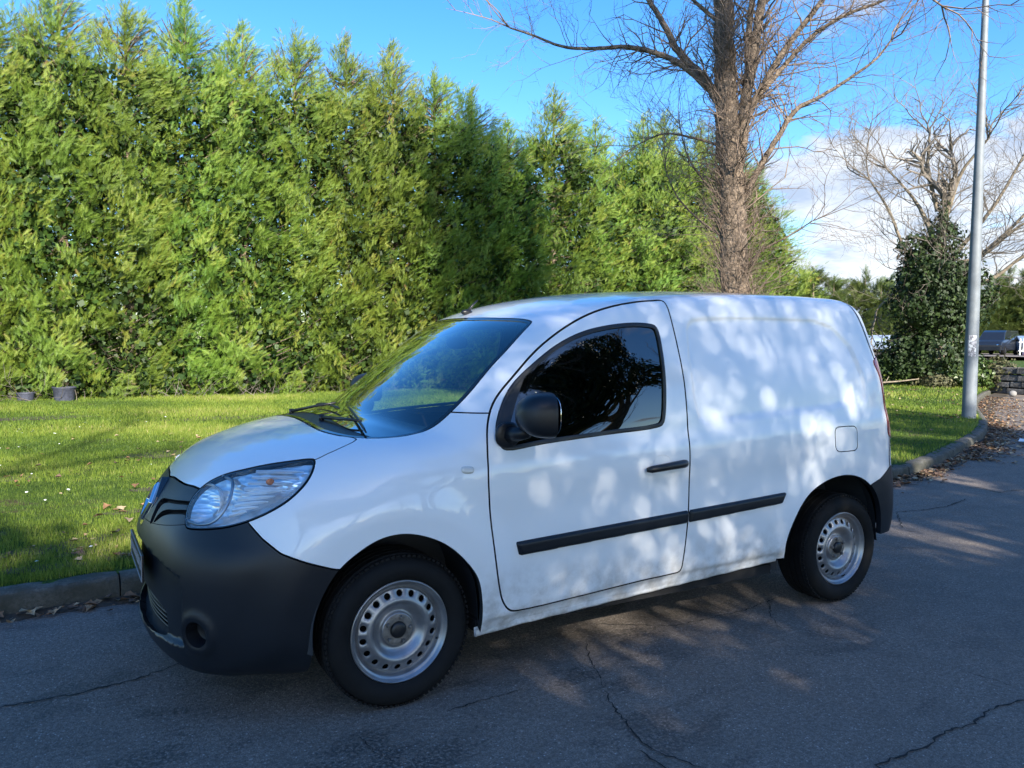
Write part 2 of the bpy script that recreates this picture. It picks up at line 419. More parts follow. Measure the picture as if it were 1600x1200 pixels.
# ------------------------------------------------------------ ground, road, lawn, kerb
def asphalt():
    m,T,out=mat('asphalt'); p=T.pos()
    big=T.noise(.55,p,4.,.6); mid=T.noise(5.,p,4.,.6,.3); fine=T.noise(170.,p,3.,.7)
    v=T.n('ShaderNodeTexVoronoi',{'Vector':p,'Scale':120.}); st=T.ramp(v.outputs['Distance'],[(.0,(1,1,1)),(.32,(0,0,0))])
    rnd=T.n('ShaderNodeSeparateColor',{0:v.outputs['Color']})
    c=T.ramp(big,[(.3,(.262,.218,.182)),(.7,(.335,.280,.234))])
    c=T.mix(T.math('MULTIPLY',T.maprange(mid,.35,.7),.35),c,(.14,.112,.092))
    c=T.mix(T.maprange(fine,.30,.62),(.085,.070,.060),c)
    gr=T.noise(75.,p,2.,.5); c=T.mix(T.math('MULTIPLY',T.maprange(gr,.5,.72),.7),c,(.09,.076,.066))
    c2=T.mix(T.math('MULTIPLY',T.math('MULTIPLY',st,T.math('GREATER_THAN',rnd.outputs[0],.70)),.85),c,(.52,.47,.42))
    cg=T.noise(48.,p,3.,.65); c2=T.mix(T.math('MULTIPLY',T.maprange(cg,.42,.62),.55),c2,(.10,.082,.070))
    v2=T.n('ShaderNodeTexVoronoi',{'Vector':p,'Scale':62.}); r2=T.n('ShaderNodeSeparateColor',{0:v2.outputs['Color']}); c2=T.mix(T.math('MULTIPLY',T.math('MULTIPLY',T.ramp(v2.outputs['Distance'],[(.05,(1,1,1)),(.28,(0,0,0))]),T.math('GREATER_THAN',r2.outputs[1],.80)),.8),c2,(.62,.57,.52))
    # damp, dark tarry patches
    wet=T.noise(1.5,T.mapping(p,(1,2.2,1),(2.1,.3,0),(0,0,.25)),7.,.68,.5); wm=T.math('MULTIPLY',T.maprange(wet,.53,.60),T.maprange(gr,.40,.56))
    c3=T.mix(T.math('MULTIPLY',wm,.8),c2,(.055,.048,.043))
    b=T.n('ShaderNodeBsdfPrincipled',{'Base Color':c3,'Specular IOR Level':.35})
    T.link(T.maprange(wm,0.,1.,.86,.55),b.inputs['Roughness'])
    h=T.math('ADD',T.math('ADD',T.math('MULTIPLY',st,.8),T.math('MULTIPLY',fine,.9)),T.math('MULTIPLY',cg,2.2)); bp=T.n('ShaderNodeBump',{'Strength':.9,'Distance':.005,'Height':h}); T.link(bp.outputs[0],b.inputs['Normal'])
    T.link(b.outputs[0],out.inputs[0]); return m
def lawnmat():
    m,T,out=mat('lawn_soil'); p=T.pos()
    a=T.noise(.9,p,5.,.6,.4); f=T.noise(38.,T.mapping(p,(1,.7,1)),5.,.7)
    c=T.ramp(a,[(.25,(.045,.090,.012)),(.48,(.075,.13,.018)),(.62,(.11,.16,.026)),(.78,(.14,.15,.045))])
    c=T.mix(T.maprange(f,.3,.7),c,(.020,.042,.008))
    dirt=T.noise(1.35,T.mapping(p,(1,1.3,1),(4,1,0)),6.,.6,.3); c=T.mix(T.maprange(dirt,.54,.66),c,(.075,.055,.035))
    b=T.n('ShaderNodeBsdfPrincipled',{'Base Color':c,'Roughness':.95,'Specular IOR Level':.15})
    bp=T.n('ShaderNodeBump',{'Strength':.9,'Distance':.03,'Height':f}); T.link(bp.outputs[0],b.inputs['Normal'])
    T.link(b.outputs[0],out.inputs[0]); return m
def grassmat(name='grass_blade',cs=((.065,.115,.018),(.16,.235,.028),(.30,.34,.060),(.45,.38,.18))):
    m,T,out=mat(name); at=T.n('ShaderNodeAttribute',attribute_name='tint')
    c=T.ramp(at.outputs['Fac'],[(.0,cs[0]),(.45,cs[1]),(.85,cs[2]),(1.,cs[3])])
    d=T.n('ShaderNodeBsdfPrincipled',{'Base Color':c,'Roughness':.55,'Specular IOR Level':.3}); tl=T.n('ShaderNodeBsdfTranslucent',{'Color':c})
    mx=T.n('ShaderNodeMixShader',{0:.38,1:d.outputs[0],2:tl.outputs[0]}); T.link(mx.outputs[0],out.inputs[0]); return m
def kerbmat():
    m,T,out=mat('mossy_kerb'); p=T.pos(); n=T.noise(7.,p,6.,.7); f=T.noise(60.,p,5.,.7)
    c=T.ramp(n,[(.28,(.045,.055,.022)),(.42,(.075,.065,.048)),(.55,(.13,.12,.10)),(.75,(.19,.18,.16))])
    c=T.mix(T.maprange(f,.35,.75),c,(.05,.052,.04))
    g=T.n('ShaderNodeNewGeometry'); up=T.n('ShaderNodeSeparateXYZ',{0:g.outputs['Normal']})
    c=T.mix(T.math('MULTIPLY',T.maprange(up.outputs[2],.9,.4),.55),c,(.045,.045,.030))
    b=T.n('ShaderNodeBsdfPrincipled',{'Base Color':c,'Roughness':.93}); bp=T.n('ShaderNodeBump',{'Strength':.9,'Distance':.012,'Height':T.math('ADD',n,f)}); T.link(bp.outputs[0],b.inputs['Normal'])
    T.link(b.outputs[0],out.inputs[0]); return m
M['asphalt']=asphalt(); M['lawn']=lawnmat(); M['grass']=grassmat(); M['kerb']=kerbmat()
M['soil']=pbr('soil',(.050,.038,.026),.95,noise=(12.,.5),bump=(30.,.6,.02))
KERB=[(-30,.55),(-16,.72),(-8,.86),(-4,1.0),(-1.5,1.09),(-.8,1.15),(2,1.2),(5,1.33),(6.66,1.49),(7.9,1.80),(9.4,2.36),(11.7,3.3),(13.6,4.3),(14.9,5.1),(16.6,6.15),(19,7.5),(22,8.95),(24.0,9.8)]
KL=cr_spline(KERB,24)
def kerb_y(x): return np.interp(x,KL[:,0],KL[:,1])
def lawn_z(x,y):
    x=np.asarray(x,float); y=np.asarray(y,float)
    return .125+.02*np.sin(x*.35+1)*np.sin(y*.3)*sstep(2,5,y-kerb_y(x))+.03*sstep(3,12,y)+.50*sstep(27,58,x)
g=MB(); g.add([(-400,-400,-.02),(600,-400,-.02),(600,600,-.02),(-400,600,-.02)],[(0,1,2,3)]); tag(g.build('ground',M['lawn']),kind='structure')
# road sheet
V=[];Fq=[]
xs=np.concatenate([np.linspace(-60,-6,12),np.linspace(-5,26,50)]); 
for x in xs:
    yk=float(kerb_y(x))+.05
    V+=[(x,-7.5,0.),(x,yk,0.)]
for k in range(len(xs)-1): Fq.append((2*k,2*k+2,2*k+3,2*k+1))
b=len(V); V+=[(26,-60,0),(60,-60,0),(60,-7.5,0),(26,-7.5,0)]
tag(MB().add(V,Fq).build('road',M['asphalt']),kind='structure')
# kerb stones with rounded upper edge
kerb=empty('kerb',(0,0,0)); tag(kerb,kind='structure')
seg=np.cumsum(np.r_[0,np.linalg.norm(np.diff(KL,axis=0),axis=1)])
s=seg[np.searchsorted(KL[:,0],-7)]; rk=random.Random(3)
kn=0
while s<seg[-1]-1.0:
    a=np.array([np.interp(s+.004,seg,KL[:,0]),np.interp(s+.004,seg,KL[:,1])]); L=1.0
    b_=np.array([np.interp(s+L-.004,seg,KL[:,0]),np.interp(s+L-.004,seg,KL[:,1])]); d=b_-a; ln=np.linalg.norm(d); d/=ln; nrm=np.array([-d[1],d[0]])
    prof=[(0,-.05),(.006,.075),(.014,.106),(.030,.122),(.055,.128),(.135,.128),(.150,.120),(.152,-.05)]
    V=[];n=9; m=len(prof)
    for i in range(n+1):
        c=a+d*ln*i/n
        for (o,z) in prof:
            jit=rk.uniform(-.009,.009) if z>.05 else 0
            V.append((c[0]+nrm[0]*(o+jit),c[1]+nrm[1]*(o+jit),z+jit*.8))
    Fc=[(i*m+j,(i+1)*m+j,(i+1)*m+j+1,i*m+j+1) for i in range(n) for j in range(m-1)]+[tuple(range(m)),tuple(n*m+j for j in range(m))[::-1]]
    MB().add(V,Fc).build('kerb_stone',M['kerb'],kerb,True,autosmooth=50); s+=L; kn+=1
# lawn surface
V=[];Fq=[]; xs=np.concatenate([np.linspace(-60,-10,10),np.linspace(-9,26,72),np.linspace(28,140,24)]); ts=np.concatenate([np.linspace(0,1,34)**1.6])
for x in xs:
    y0=float(kerb_y(x))+.10+(0 if x<24 else .3)
    for t in ts:
        y=y0+t*(130-y0); V.append((x,y,float(lawn_z(x,y))))
m=len(ts)
for i in range(len(xs)-1):
    for j in range(m-1): Fq.append((i*m+j,(i+1)*m+j,(i+1)*m+j+1,i*m+j+1))
tag(MB().add(V,Fq).build('lawn',M['lawn'],smooth=True),kind='structure')
# verge on the other side of the road, behind the camera
MB_=MB().add([(-60,-60,.10),(26,-60,.10),(26,-7.6,.10),(-60,-7.6,.10),(-60,-7.5,-.01),(26,-7.5,-.01)],[(0,1,2,3),(3,2,5,4)]); tag(MB_.build('verge',M['lawn']),kind='structure')
# worn soil patches in the near lawn
WORN=[(-1.22,2.0,.30,.13),(-.95,2.15,.22,.12),(-1.05,1.80,.16,.08),(-.86,1.62,.16,.09),(-.72,2.98,.18,.10),(.0,6.0,.60,.30),(-1.65,5.0,.35,.18),(-1.5,11.2,.9,.35),(1.1,10.0,.9,.35),(-.5,3.9,.15,.10),(-1.9,3.2,.3,.15),(-1.6,2.6,.14,.08),(-1.3,1.55,.4,.07)]
rw_=random.Random(31); V=[];Fq=[]
for (cx,cy,rx,ry) in WORN:
    b=len(V); n=26; V.append((cx,cy,float(lawn_z(cx,cy))+.006))
    for k in range(n):
        a=2*math.pi*k/n; q=rw_.uniform(.75,1.15); x=cx+rx*q*math.cos(a); y=cy+ry*q*math.sin(a); V.append((x,y,float(lawn_z(x,y))+.005))
    for k in range(n): Fq.append((b,b+1+k,b+1+(k+1)%n))
tag(MB().add(V,Fq).build('worn_soil',M['soil']),kind='structure')
# grass blades (one mesh, nobody could count them)
def blades(n,xr,yr,h,wid,seed,dens=None,name='grass',mat_='grass',flat=.5):
    r=np.random.default_rng(seed); x=r.uniform(*xr,n); 
    y=yr[0]+(yr[1]-yr[0])*r.random(n)**(dens or 1.0); y=np.maximum(y,0)+0
    yk=kerb_y(x)+.165; y=y+0; ok=y>yk; x,y=x[ok],y[ok]; n=len(x)
    # visible wedge of the camera only
    z=lawn_z(x,y); hh=h*r.uniform(.45,1.25,n); a=r.uniform(0,2*np.pi,n); ln=r.uniform(.1,1.1,n)*flat; b=r.uniform(0,2*np.pi,n)
    wv=np.stack([np.cos(a),np.sin(a),0*a],1)*(wid*r.uniform(.6,1.3,n))[:,None]; base=np.stack([x,y,z-.004],1)
    pn0=.5+.22*np.sin(x*1.1+np.sin(y*.8)*1.3)+.22*np.sin(y*1.7+np.sin(x*.6)*2.)+.2*np.sin(x*4.3+np.sin(y*3.1)*2)*np.sin(y*5.1+np.sin(x*2.7)*2); hh=hh*(.6+.8*np.clip(pn0,0,1))
    tip=base+np.stack([np.cos(b)*ln*hh,np.sin(b)*ln*hh,hh],1)
    V=np.stack([base-wv,base+wv,tip],1).reshape(-1,3); F_=np.arange(3*n).reshape(n,3)
    # tint follows real patches of yellower grass
    pn=.5+.22*np.sin(x*1.1+np.sin(y*.8)*1.3)+.22*np.sin(y*1.7+np.sin(x*.6)*2.)+.16*np.sin(x*4.3+np.sin(y*3.1)*2)*np.sin(y*5.1+np.sin(x*2.7)*2)+.12*np.sin(x*11+y*4)*np.sin(y*13-x*5)
    tint=np.clip(.05+.74*pn+r.normal(0,.17,n),0,1); 
    me=mesh_np(name,V,[F_],M[mat_],smooth=False,attr={'tint':np.repeat(tint,3)}); o=link(name,me); return o
tag(blades(255000,(-3.2,3.5),(1.2,9.0),.042,.0028,1,1.5),kind='stuff')
tag(blades(155000,(-3.4,8),(6.0,17.0),.055,.006,2,1.0),kind='stuff')
tag(blades(120000,(5.5,16.5),(1.6,12.5),.05,.005,3,1.2),kind='stuff')
tag(blades(70000,(14,32),(6,24),.07,.012,4,1.0),kind='stuff')
# daisies on the lawn
def scatter(name,pts,mk,mats,kind='stuff'):
    V=[];Fc=[];Mi=[]
    for p in pts: mk(p,V,Fc,Mi)
    me=bpy.data.meshes.new(name); me.from_pydata(V,[],Fc)
    for m_ in mats: me.materials.append(m_)
    me.polygons.foreach_set('material_index',Mi); o=link(name,me); tag(o,kind=kind); return o
rd=random.Random(21)
def daisy(p,V,Fc,Mi):
    r=rd.uniform(.008,.014); b=len(V); n=7; tx,ty=rd.uniform(-.3,.3),rd.uniform(-.3,.3)
    for k in range(n): V.append((p[0]+r*math.cos(k*2*math.pi/n),p[1]+r*math.sin(k*2*math.pi/n),p[2]+tx*r*math.cos(k*2*math.pi/n)+ty*r*math.sin(k*2*math.pi/n)))
    V.append((p[0],p[1],p[2]+.004))
    for k in range(n): Fc.append((b+k,b+(k+1)%n,b+n)); Mi.append(0)
M['daisy']=pbr('daisy_white',(.82,.82,.78),.6)
pts=[]
for c in range(30):
    cx,cy=rd.uniform(-3,3.2),rd.uniform(1.8,9.5)
    for k in range(rd.randint(2,8)):
        x=cx+rd.gauss(0,.35); y=cy+rd.gauss(0,.35)
        if y>kerb_y(x)+.2: pts.append((x,y,float(lawn_z(x,y))+.045))
for k in range(14): x=.35+rd.gauss(0,.14); y=3.9+rd.gauss(0,.18); pts.append((x,y,float(lawn_z(x,y))+.045))
scatter('daisies',pts,daisy,[M['daisy']])
# fallen leaves
LEAFM=[pbr('dead_leaf_a',(.20,.105,.05),.7,noise=(60.,.4)),pbr('dead_leaf_b',(.30,.19,.10),.7,noise=(60.,.4)),pbr('dead_leaf_c',(.11,.065,.04),.75,noise=(60.,.4)),pbr('dead_leaf_d',(.36,.27,.16),.65,noise=(60.,.3))]
def leaf(p,V,Fc,Mi,smin=.025,smax=.07):
    s=rd.uniform(smin,smax); a=rd.uniform(0,6.28); cu=rd.uniform(.1,.55)*s; b=len(V)
    prof=[(-.55,0,.0),(-.25,.32,1),(0,.40,1),(.12,.62,.8),(.28,.30,1),(.62,0,.3),(.28,-.30,1),(.12,-.62,.8),(0,-.40,1),(-.25,-.32,1)]
    tx,ty=rd.uniform(-.5,.5),rd.uniform(-.5,.5)
    pr=[(x*s,y*s*rd.uniform(.7,1.1),cu*abs(y)*1.5*q) for x,y,q in prof]+[(0,0,0)]
    zmin=min(z+tx*x+ty*y for x,y,z in pr)
    for x,y,z in pr: V.append((p[0]+x*math.cos(a)-y*math.sin(a),p[1]+x*math.sin(a)+y*math.cos(a),p[2]+z+tx*x*.6+ty*y*.6-zmin*.6+.004))
    mi=rd.choice((0,0,1,2,2,3))
    for k in range(10): Fc.append((b+k,b+(k+1)%10,b+10)); Mi.append(mi)
pts=[]
def gutter(x0,x1,n,wid,pile):
    for k in range(n):
        x=rd.uniform(x0,x1); d=abs(rd.gauss(0,wid)); y=float(kerb_y(x))-.02-d; pts.append((x,y,.002+rd.uniform(0,pile)*max(0,1-d/.3)))
gutter(-3.5,.2,190,.07,.02); gutter(5.6,9,420,.12,.03); gutter(9,14,1100,.30,.04); gutter(14,22,1000,.7,.04)
scatter('fallen_leaves',pts,leaf,LEAFM)
pts=[]
for (cx,cy,rx,ry) in WORN[:7]:
    for k in range(7): x=cx+rd.gauss(0,rx*.6); y=cy+rd.gauss(0,ry*.7); (y>kerb_y(x)+.2) and pts.append((x,y,float(lawn_z(x,y))+.012))
for k in range(130): x=rd.uniform(-2.5,3); y=rd.uniform(1.5,8); pts.append((x,y,float(lawn_z(x,y))+.03))
for k in range(420): x=rd.gauss(17,4.); y=rd.gauss(9,1.9)+ (x-17)*.35; (y>kerb_y(x)+.2) and pts.append((x,y,float(lawn_z(x,y))+.04))
for k in range(90): x=rd.gauss(13.6,1.); y=rd.gauss(4.6,.35); (y>kerb_y(x)+.2) and pts.append((x,y,float(lawn_z(x,y))+.04))
scatter('lawn_leaves',pts,leaf,LEAFM)
# soil and crumbs in the gutter
V=[];Fq=[]; xs=np.linspace(-7,24,260); rg=random.Random(8)
for x in xs:
    wq=(.055+.05*rg.random()) if x<6 else (.08+.10*rg.random()+.02*(x-6)); yk=float(kerb_y(x)); V+=[(x,yk+.004,.016),(x,yk-wq*.6,.010),(x,yk-wq,.002)]
for k in range(len(xs)-1): Fq+=[(3*k,3*k+1,3*k+4,3*k+3),(3*k+1,3*k+2,3*k+5,3*k+4)]
tag(MB().add(V,Fq).build('gutter_soil',M['soil'],smooth=True),kind='structure')
# moss strip and turf overhang along the kerb top
# cracks in the road
M['crack']=pbr('crack_dirt',(.012,.012,.012),.95)
def crack(pts,w0,seed,jag=.009,branches=0):
    r=random.Random(seed); P=[]; 
    for (a,b) in zip(pts[:-1],pts[1:]):
        n=max(2,int(math.dist(a,b)/.022))
        for k in range(n): t=k/n; P.append((a[0]+(b[0]-a[0])*t+r.uniform(-jag,jag),a[1]+(b[1]-a[1])*t+r.uniform(-jag,jag)))
    P.append(pts[-1]); V=[];Fq=[]
    for i,p in enumerate(P):
        q=P[min(i+1,len(P)-1)]; o=P[max(i-1,0)]; dx,dy=q[0]-o[0],q[1]-o[1]; L=math.hypot(dx,dy) or 1; nx,ny=-dy/L,dx/L
        w_=w0*r.uniform(.25,1.2)*min(1,.25+min(i,len(P)-1-i)/6)
        V+=[(p[0]+nx*w_,p[1]+ny*w_,.0042),(p[0]-nx*w_,p[1]-ny*w_,.0042)]
    for i in range(len(P)-1): Fq.append((2*i,2*i+1,2*i+3,2*i+2))
    return V,Fq
CR=MB()
CRACKS=[(c,w) for c,w in zip([[(-2.2, -0.15), (-1.4, -0.09), (-1.27, -0.09), (-1.13, -0.1), (-1.02, -0.08), (-0.91, -0.06), (-0.83, -0.03), (-0.6, 0.08), (-0.3, 0.1)], [(-1.0, -0.29), (-0.94, -0.25), (-0.85, -0.25)], [(0.14, -0.98), (0.23, -0.97), (0.34, -0.96), (0.46, -0.96), (0.54, -0.97)], [(0.62, -1.55), (0.63, -1.63), (0.63, -1.73), (0.55, -2.0)], [(0.81, -1.14), (0.76, -1.25), (0.71, -1.43), (0.67, -1.55), (0.67, -1.63), (0.75, -1.8)], [(1.08, -0.63), (0.97, -0.8), (0.91, -0.93), (0.83, -1.11)], [(2.04, -0.96), (2.13, -1.05), (2.19, -1.16), (2.22, -1.25)], [(1.15, -2.3), (1.29, -2.08), (1.4, -2.08), (1.54, -2.09), (1.72, -2.06), (1.9, -2.07), (2.15, -2.03), (2.29, -2.06), (2.9, -1.95)], [(2.37, -1.73), (2.36, -1.81), (2.39, -1.88), (2.39, -1.96)], [(2.38, -0.62), (2.18, -0.81), (2.06, -0.97)], [(5.24, 0.5), (5.5, 0.43), (5.87, 0.42), (6.39, 0.54)], [(4.62, 0.08), (4.7, -0.08)], [(6.9, 0.9), (7.13, 0.83), (7.02, 0.58), (7.44, 0.55)], [(4.08, -0.23), (4.24, -0.38)], [(-0.23, -1.0), (-0.21, -1.16), (-0.17, -1.25)], [(1.2, -0.45), (1.6, -0.7), (2.1, -0.7), (2.5, -0.62)], [(4.7, 0.08), (5.24, 0.5)], [(9, 0.9), (10.5, 1.4), (12, 1.2)]],(.006,.003,.004,.004,.005,.003,.003,.005,.004,.003,.008,.006,.008,.004,.003,.003,.006,.01))]
for k,(p_,w_) in enumerate(CRACKS): CR.add(*crack(p_,w_,k+40))
tag(CR.build('road_cracks',M['crack']),kind='stuff')
# ------------------------------------------------------------ foliage
def foliage(name,cs,rough=.5,trans=.30,objvar=.10):
    m,T,out=mat(name); at=T.n('ShaderNodeAttribute',attribute_name='tint'); oi=T.n('ShaderNodeObjectInfo')
    c=T.ramp(at.outputs['Fac'],cs)
    hv=T.n('ShaderNodeHueSaturation',{'Hue':T.math('ADD',.5,T.math('MULTIPLY',T.math('SUBTRACT',oi.outputs['Random'],.5),.03)),'Value':T.math('ADD',1-objvar,T.math('MULTIPLY',oi.outputs['Random'],2*objvar)),'Color':c})
    d=T.n('ShaderNodeBsdfPrincipled',{'Base Color':hv.outputs[0],'Roughness':rough,'Specular IOR Level':.35}); tl=T.n('ShaderNodeBsdfTranslucent',{'Color':hv.outputs[0]})
    mx=T.n('ShaderNodeMixShader',{0:trans,1:d.outputs[0],2:tl.outputs[0]}); T.link(mx.outputs[0],out.inputs[0]); return m
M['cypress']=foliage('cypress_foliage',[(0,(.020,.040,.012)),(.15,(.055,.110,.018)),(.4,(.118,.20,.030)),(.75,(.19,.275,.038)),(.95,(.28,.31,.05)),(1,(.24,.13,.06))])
M['conifer_far']=foliage('far_conifer_foliage',[(0,(.04,.065,.018)),(.5,(.085,.125,.03)),(1,(.15,.18,.05))])
M['ivy']=foliage('ivy_leaves',[(0,(.012,.026,.008)),(.5,(.028,.052,.015)),(.85,(.060,.10,.026)),(1,(.12,.16,.05))],.55,.2)
M['bark']=pbr('bark',(.165,.125,.092),.92,noise=(11.,.75),bump=(20.,1.,.06))
M['bark_pale']=pbr('pale_bark',(.22,.18,.13),.9,noise=(10.,.5),bump=(30.,.9,.03))
M['twig']=pbr('twig_bark',(.20,.148,.112),.85,noise=(3.,.35))
M['twig_grey']=pbr('grey_twig_bark',(.17,.145,.12),.85,noise=(3.,.35))
def rot_frames(D,r):
    """unit frames (d, s, n) for direction array D with random roll"""
    a=r.normal(size=D.shape); s=np.cross(D,a); s/=np.linalg.norm(s,axis=1,keepdims=True); n=np.cross(s,D); return s,n
# a flat cypress spray: list of triangles in (along, across) coordinates
def spray_template(kind=0):
    T_=[((0,.012),(0,-.012),(1.0,0))]
    for i in range(7):
        x=.06+.118*i; L=.40-.036*i
        for sg in (-1,1): T_.append(((x-.012,0),(x+.055,.0),(x+L*.86,sg*L*.60)))
    return np.array(T_)
SPR=spray_template()
def sprays(base,D,L,r,curve=.25,tint=None,width=1.0,up_bias=1.0,face=None):
    """base,D (N,3), L (N,) -> V,F,tint for a spray at each base"""
    N=len(base); s,n=rot_frames(D,r)
    # lay the fan so that its normal leans upward/outward
    up=np.array([0,0,1.]); s2=np.cross(D,up[None]); s2/=np.maximum(np.linalg.norm(s2,axis=1,keepdims=True),1e-6); n2=np.cross(s2,D)
    s=s*.55+s2*up_bias; s-= (s*D).sum(1,keepdims=True)*D; s/=np.linalg.norm(s,axis=1,keepdims=True); n=np.cross(s,D)
    if face is not None:
        s=np.cross(face,D); s/=np.maximum(np.linalg.norm(s,axis=1,keepdims=True),1e-6); n=np.cross(D,s)*-1
    t=SPR.reshape(-1,2); x=t[:,0][None,:,None]; y=t[:,1][None,:,None]*width
    V=base[:,None,:]+L[:,None,None]*(x*D[:,None,:]+y*s[:,None,:]+ (-curve*x*x*.6-.25*np.abs(y))*n[:,None,:])
    V=V.reshape(-1,3); F_=np.arange(len(V)).reshape(-1,3)
    tt=np.repeat((tint if tint is not None else r.uniform(0,1,N))[:,None],len(t),1)+t[:,0][None]*.12
    return V,F_,np.clip(tt.ravel(),0,1)
def conifer_crown(seed,H,R0,zb=.2,nb=420,per=17,tops=3,L=.34,taper=.45,lean=.0,core=True,dens_top=1.0,tiplen=.5):
    r=np.random.default_rng(seed); py=random.Random(seed)
    # radius profile with a pointed top
    def rad(z):
        t=np.clip((z-zb)/(H-zb),0,1); b=np.where(t<taper,1.0-.06*(taper-t),np.clip((1-t)/(1-taper),0,1)**.72); return R0*b
    zc=r.uniform(0,1,nb*3)
    z=zb+(H-zb)*zc; keep=r.random(nb*3)<(rad(z)/R0*.9+.1); z=z[keep][:nb]; n=len(z); th=r.uniform(0,2*np.pi,n)
    lump=1+.16*np.sin(th*3+z*1.1+seed)+.10*np.sin(th*5-z*2.3)
    rr=rad(z)*lump*r.uniform(.80,1.06,n)
    out=np.stack([np.cos(th),np.sin(th),np.zeros(n)],1)
    tipP=out*rr[:,None]; tipP[:,2]=z; tipP[:,0]+=lean*z
    el=r.uniform(.25,.95,n)+.4*((z-zb)/(H-zb))**3; bd=out*np.cos(el)[:,None]; bd[:,2]=np.sin(el)
    bl=r.uniform(.45,.95,n)*np.minimum(1,rr/.6+.3)
    # sprays along each branch end
    k=per; t=r.uniform(0,1,(n,k))**.8
    base=tipP[:,None,:]-bd[:,None,:]*(bl[:,None]*(1-t))[:,:,None]+r.normal(0,.085,(n,k,3))
    D=bd[:,None,:]*.40+r.normal(0,.30,(n,k,3))+r.normal(0,.25,(n,1,3)); D[:,:,2]+=.42; D[:,:,0]+=.34
    face=out[:,None,:]+r.normal(0,.42,(n,k,3)); face[:,:,2]+=.30; face=face.reshape(-1,3)
    base=base.reshape(-1,3); D=D.reshape(-1,3); D/=np.linalg.norm(D,axis=1,keepdims=True)
    Ls=r.uniform(.6,1.15,len(base))*L
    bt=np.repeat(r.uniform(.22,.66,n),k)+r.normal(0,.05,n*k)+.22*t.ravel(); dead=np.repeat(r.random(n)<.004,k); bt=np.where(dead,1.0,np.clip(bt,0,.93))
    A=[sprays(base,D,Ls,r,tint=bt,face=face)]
    # leaders on top
    for q in range(tops):
        a=py.uniform(0,6.28); d0=py.uniform(.1,.75)*R0*(q>0); hx,hy=d0*math.cos(a),d0*math.sin(a); hz=H-(q>0)*py.uniform(.2,1.3)-d0*.6*(taper<.5); m=int(70*dens_top)
        tz=r.uniform(0,1,m); ph=r.uniform(0,2*np.pi,m); wr=.04+.34*(1-tz)**1.1
        bb=np.stack([hx+lean*hz+wr*np.cos(ph)*.5,hy+wr*np.sin(ph)*.5,hz-1.5+1.5*tz],1); DD=np.stack([np.cos(ph)*.55,np.sin(ph)*.55,.9+.6*tz],1); DD/=np.linalg.norm(DD,axis=1,keepdims=True)
        A.append(sprays(bb,DD,np.full(m,.26)*(1.15-.6*tz),r,tint=np.clip(r.uniform(.3,.8,m),0,1)))
    V=[];Fc=[];Tn=[];o=0
    for v,f,t_ in A: V.append(v);Fc.append(f+o);Tn.append(t_);o+=len(v)
    V=np.vstack(V);Fc=np.vstack(Fc);Tn=np.concatenate(Tn)
    return V,Fc,Tn,rad
def conifer_meshes(name,seed,H,R0,matname,**kw):
    V,Fc,Tn,rad=conifer_crown(seed,H,R0,**kw)
    crown=mesh_np('crown',V,[Fc],M[matname],smooth=False,attr={'tint':Tn})
    # dark brown inner wood mass: trunk plus dead inner branches
    mb=MB(); zz=np.linspace(0,H*.97,12); mb.tube([(kw.get('lean',0)*z,0,z) for z in zz],[max(.02,.16*(1-z/H)) for z in zz],8)
    r=random.Random(seed)
    for k in range(150):
        z=r.uniform(.3,H*.93); a=r.uniform(0,6.28); L=float(rad(np.array([z]))[0])*.86
        mb.tube([(0,0,z-.2),(math.cos(a)*L*.5,math.sin(a)*L*.5,z),(math.cos(a)*L,math.sin(a)*L,z+.35)],[.028,.016,.006],4,False)
    me=bpy.data.meshes.new('trunk'); me.from_pydata([tuple(v) for v in mb.V],[],mb.F); me.materials.append(M['bark'])
    # inner dark mass so that light does not pass straight through the hedge
    return crown,me
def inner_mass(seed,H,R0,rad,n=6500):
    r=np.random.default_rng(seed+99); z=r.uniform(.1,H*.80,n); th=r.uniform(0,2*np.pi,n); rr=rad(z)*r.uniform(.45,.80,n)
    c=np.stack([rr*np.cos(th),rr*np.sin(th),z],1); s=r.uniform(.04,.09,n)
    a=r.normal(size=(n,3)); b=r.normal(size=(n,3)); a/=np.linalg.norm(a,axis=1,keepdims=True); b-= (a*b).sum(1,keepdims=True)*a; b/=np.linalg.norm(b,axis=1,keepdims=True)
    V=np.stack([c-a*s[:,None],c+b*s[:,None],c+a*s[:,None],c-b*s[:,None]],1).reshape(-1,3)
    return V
VAR=[]
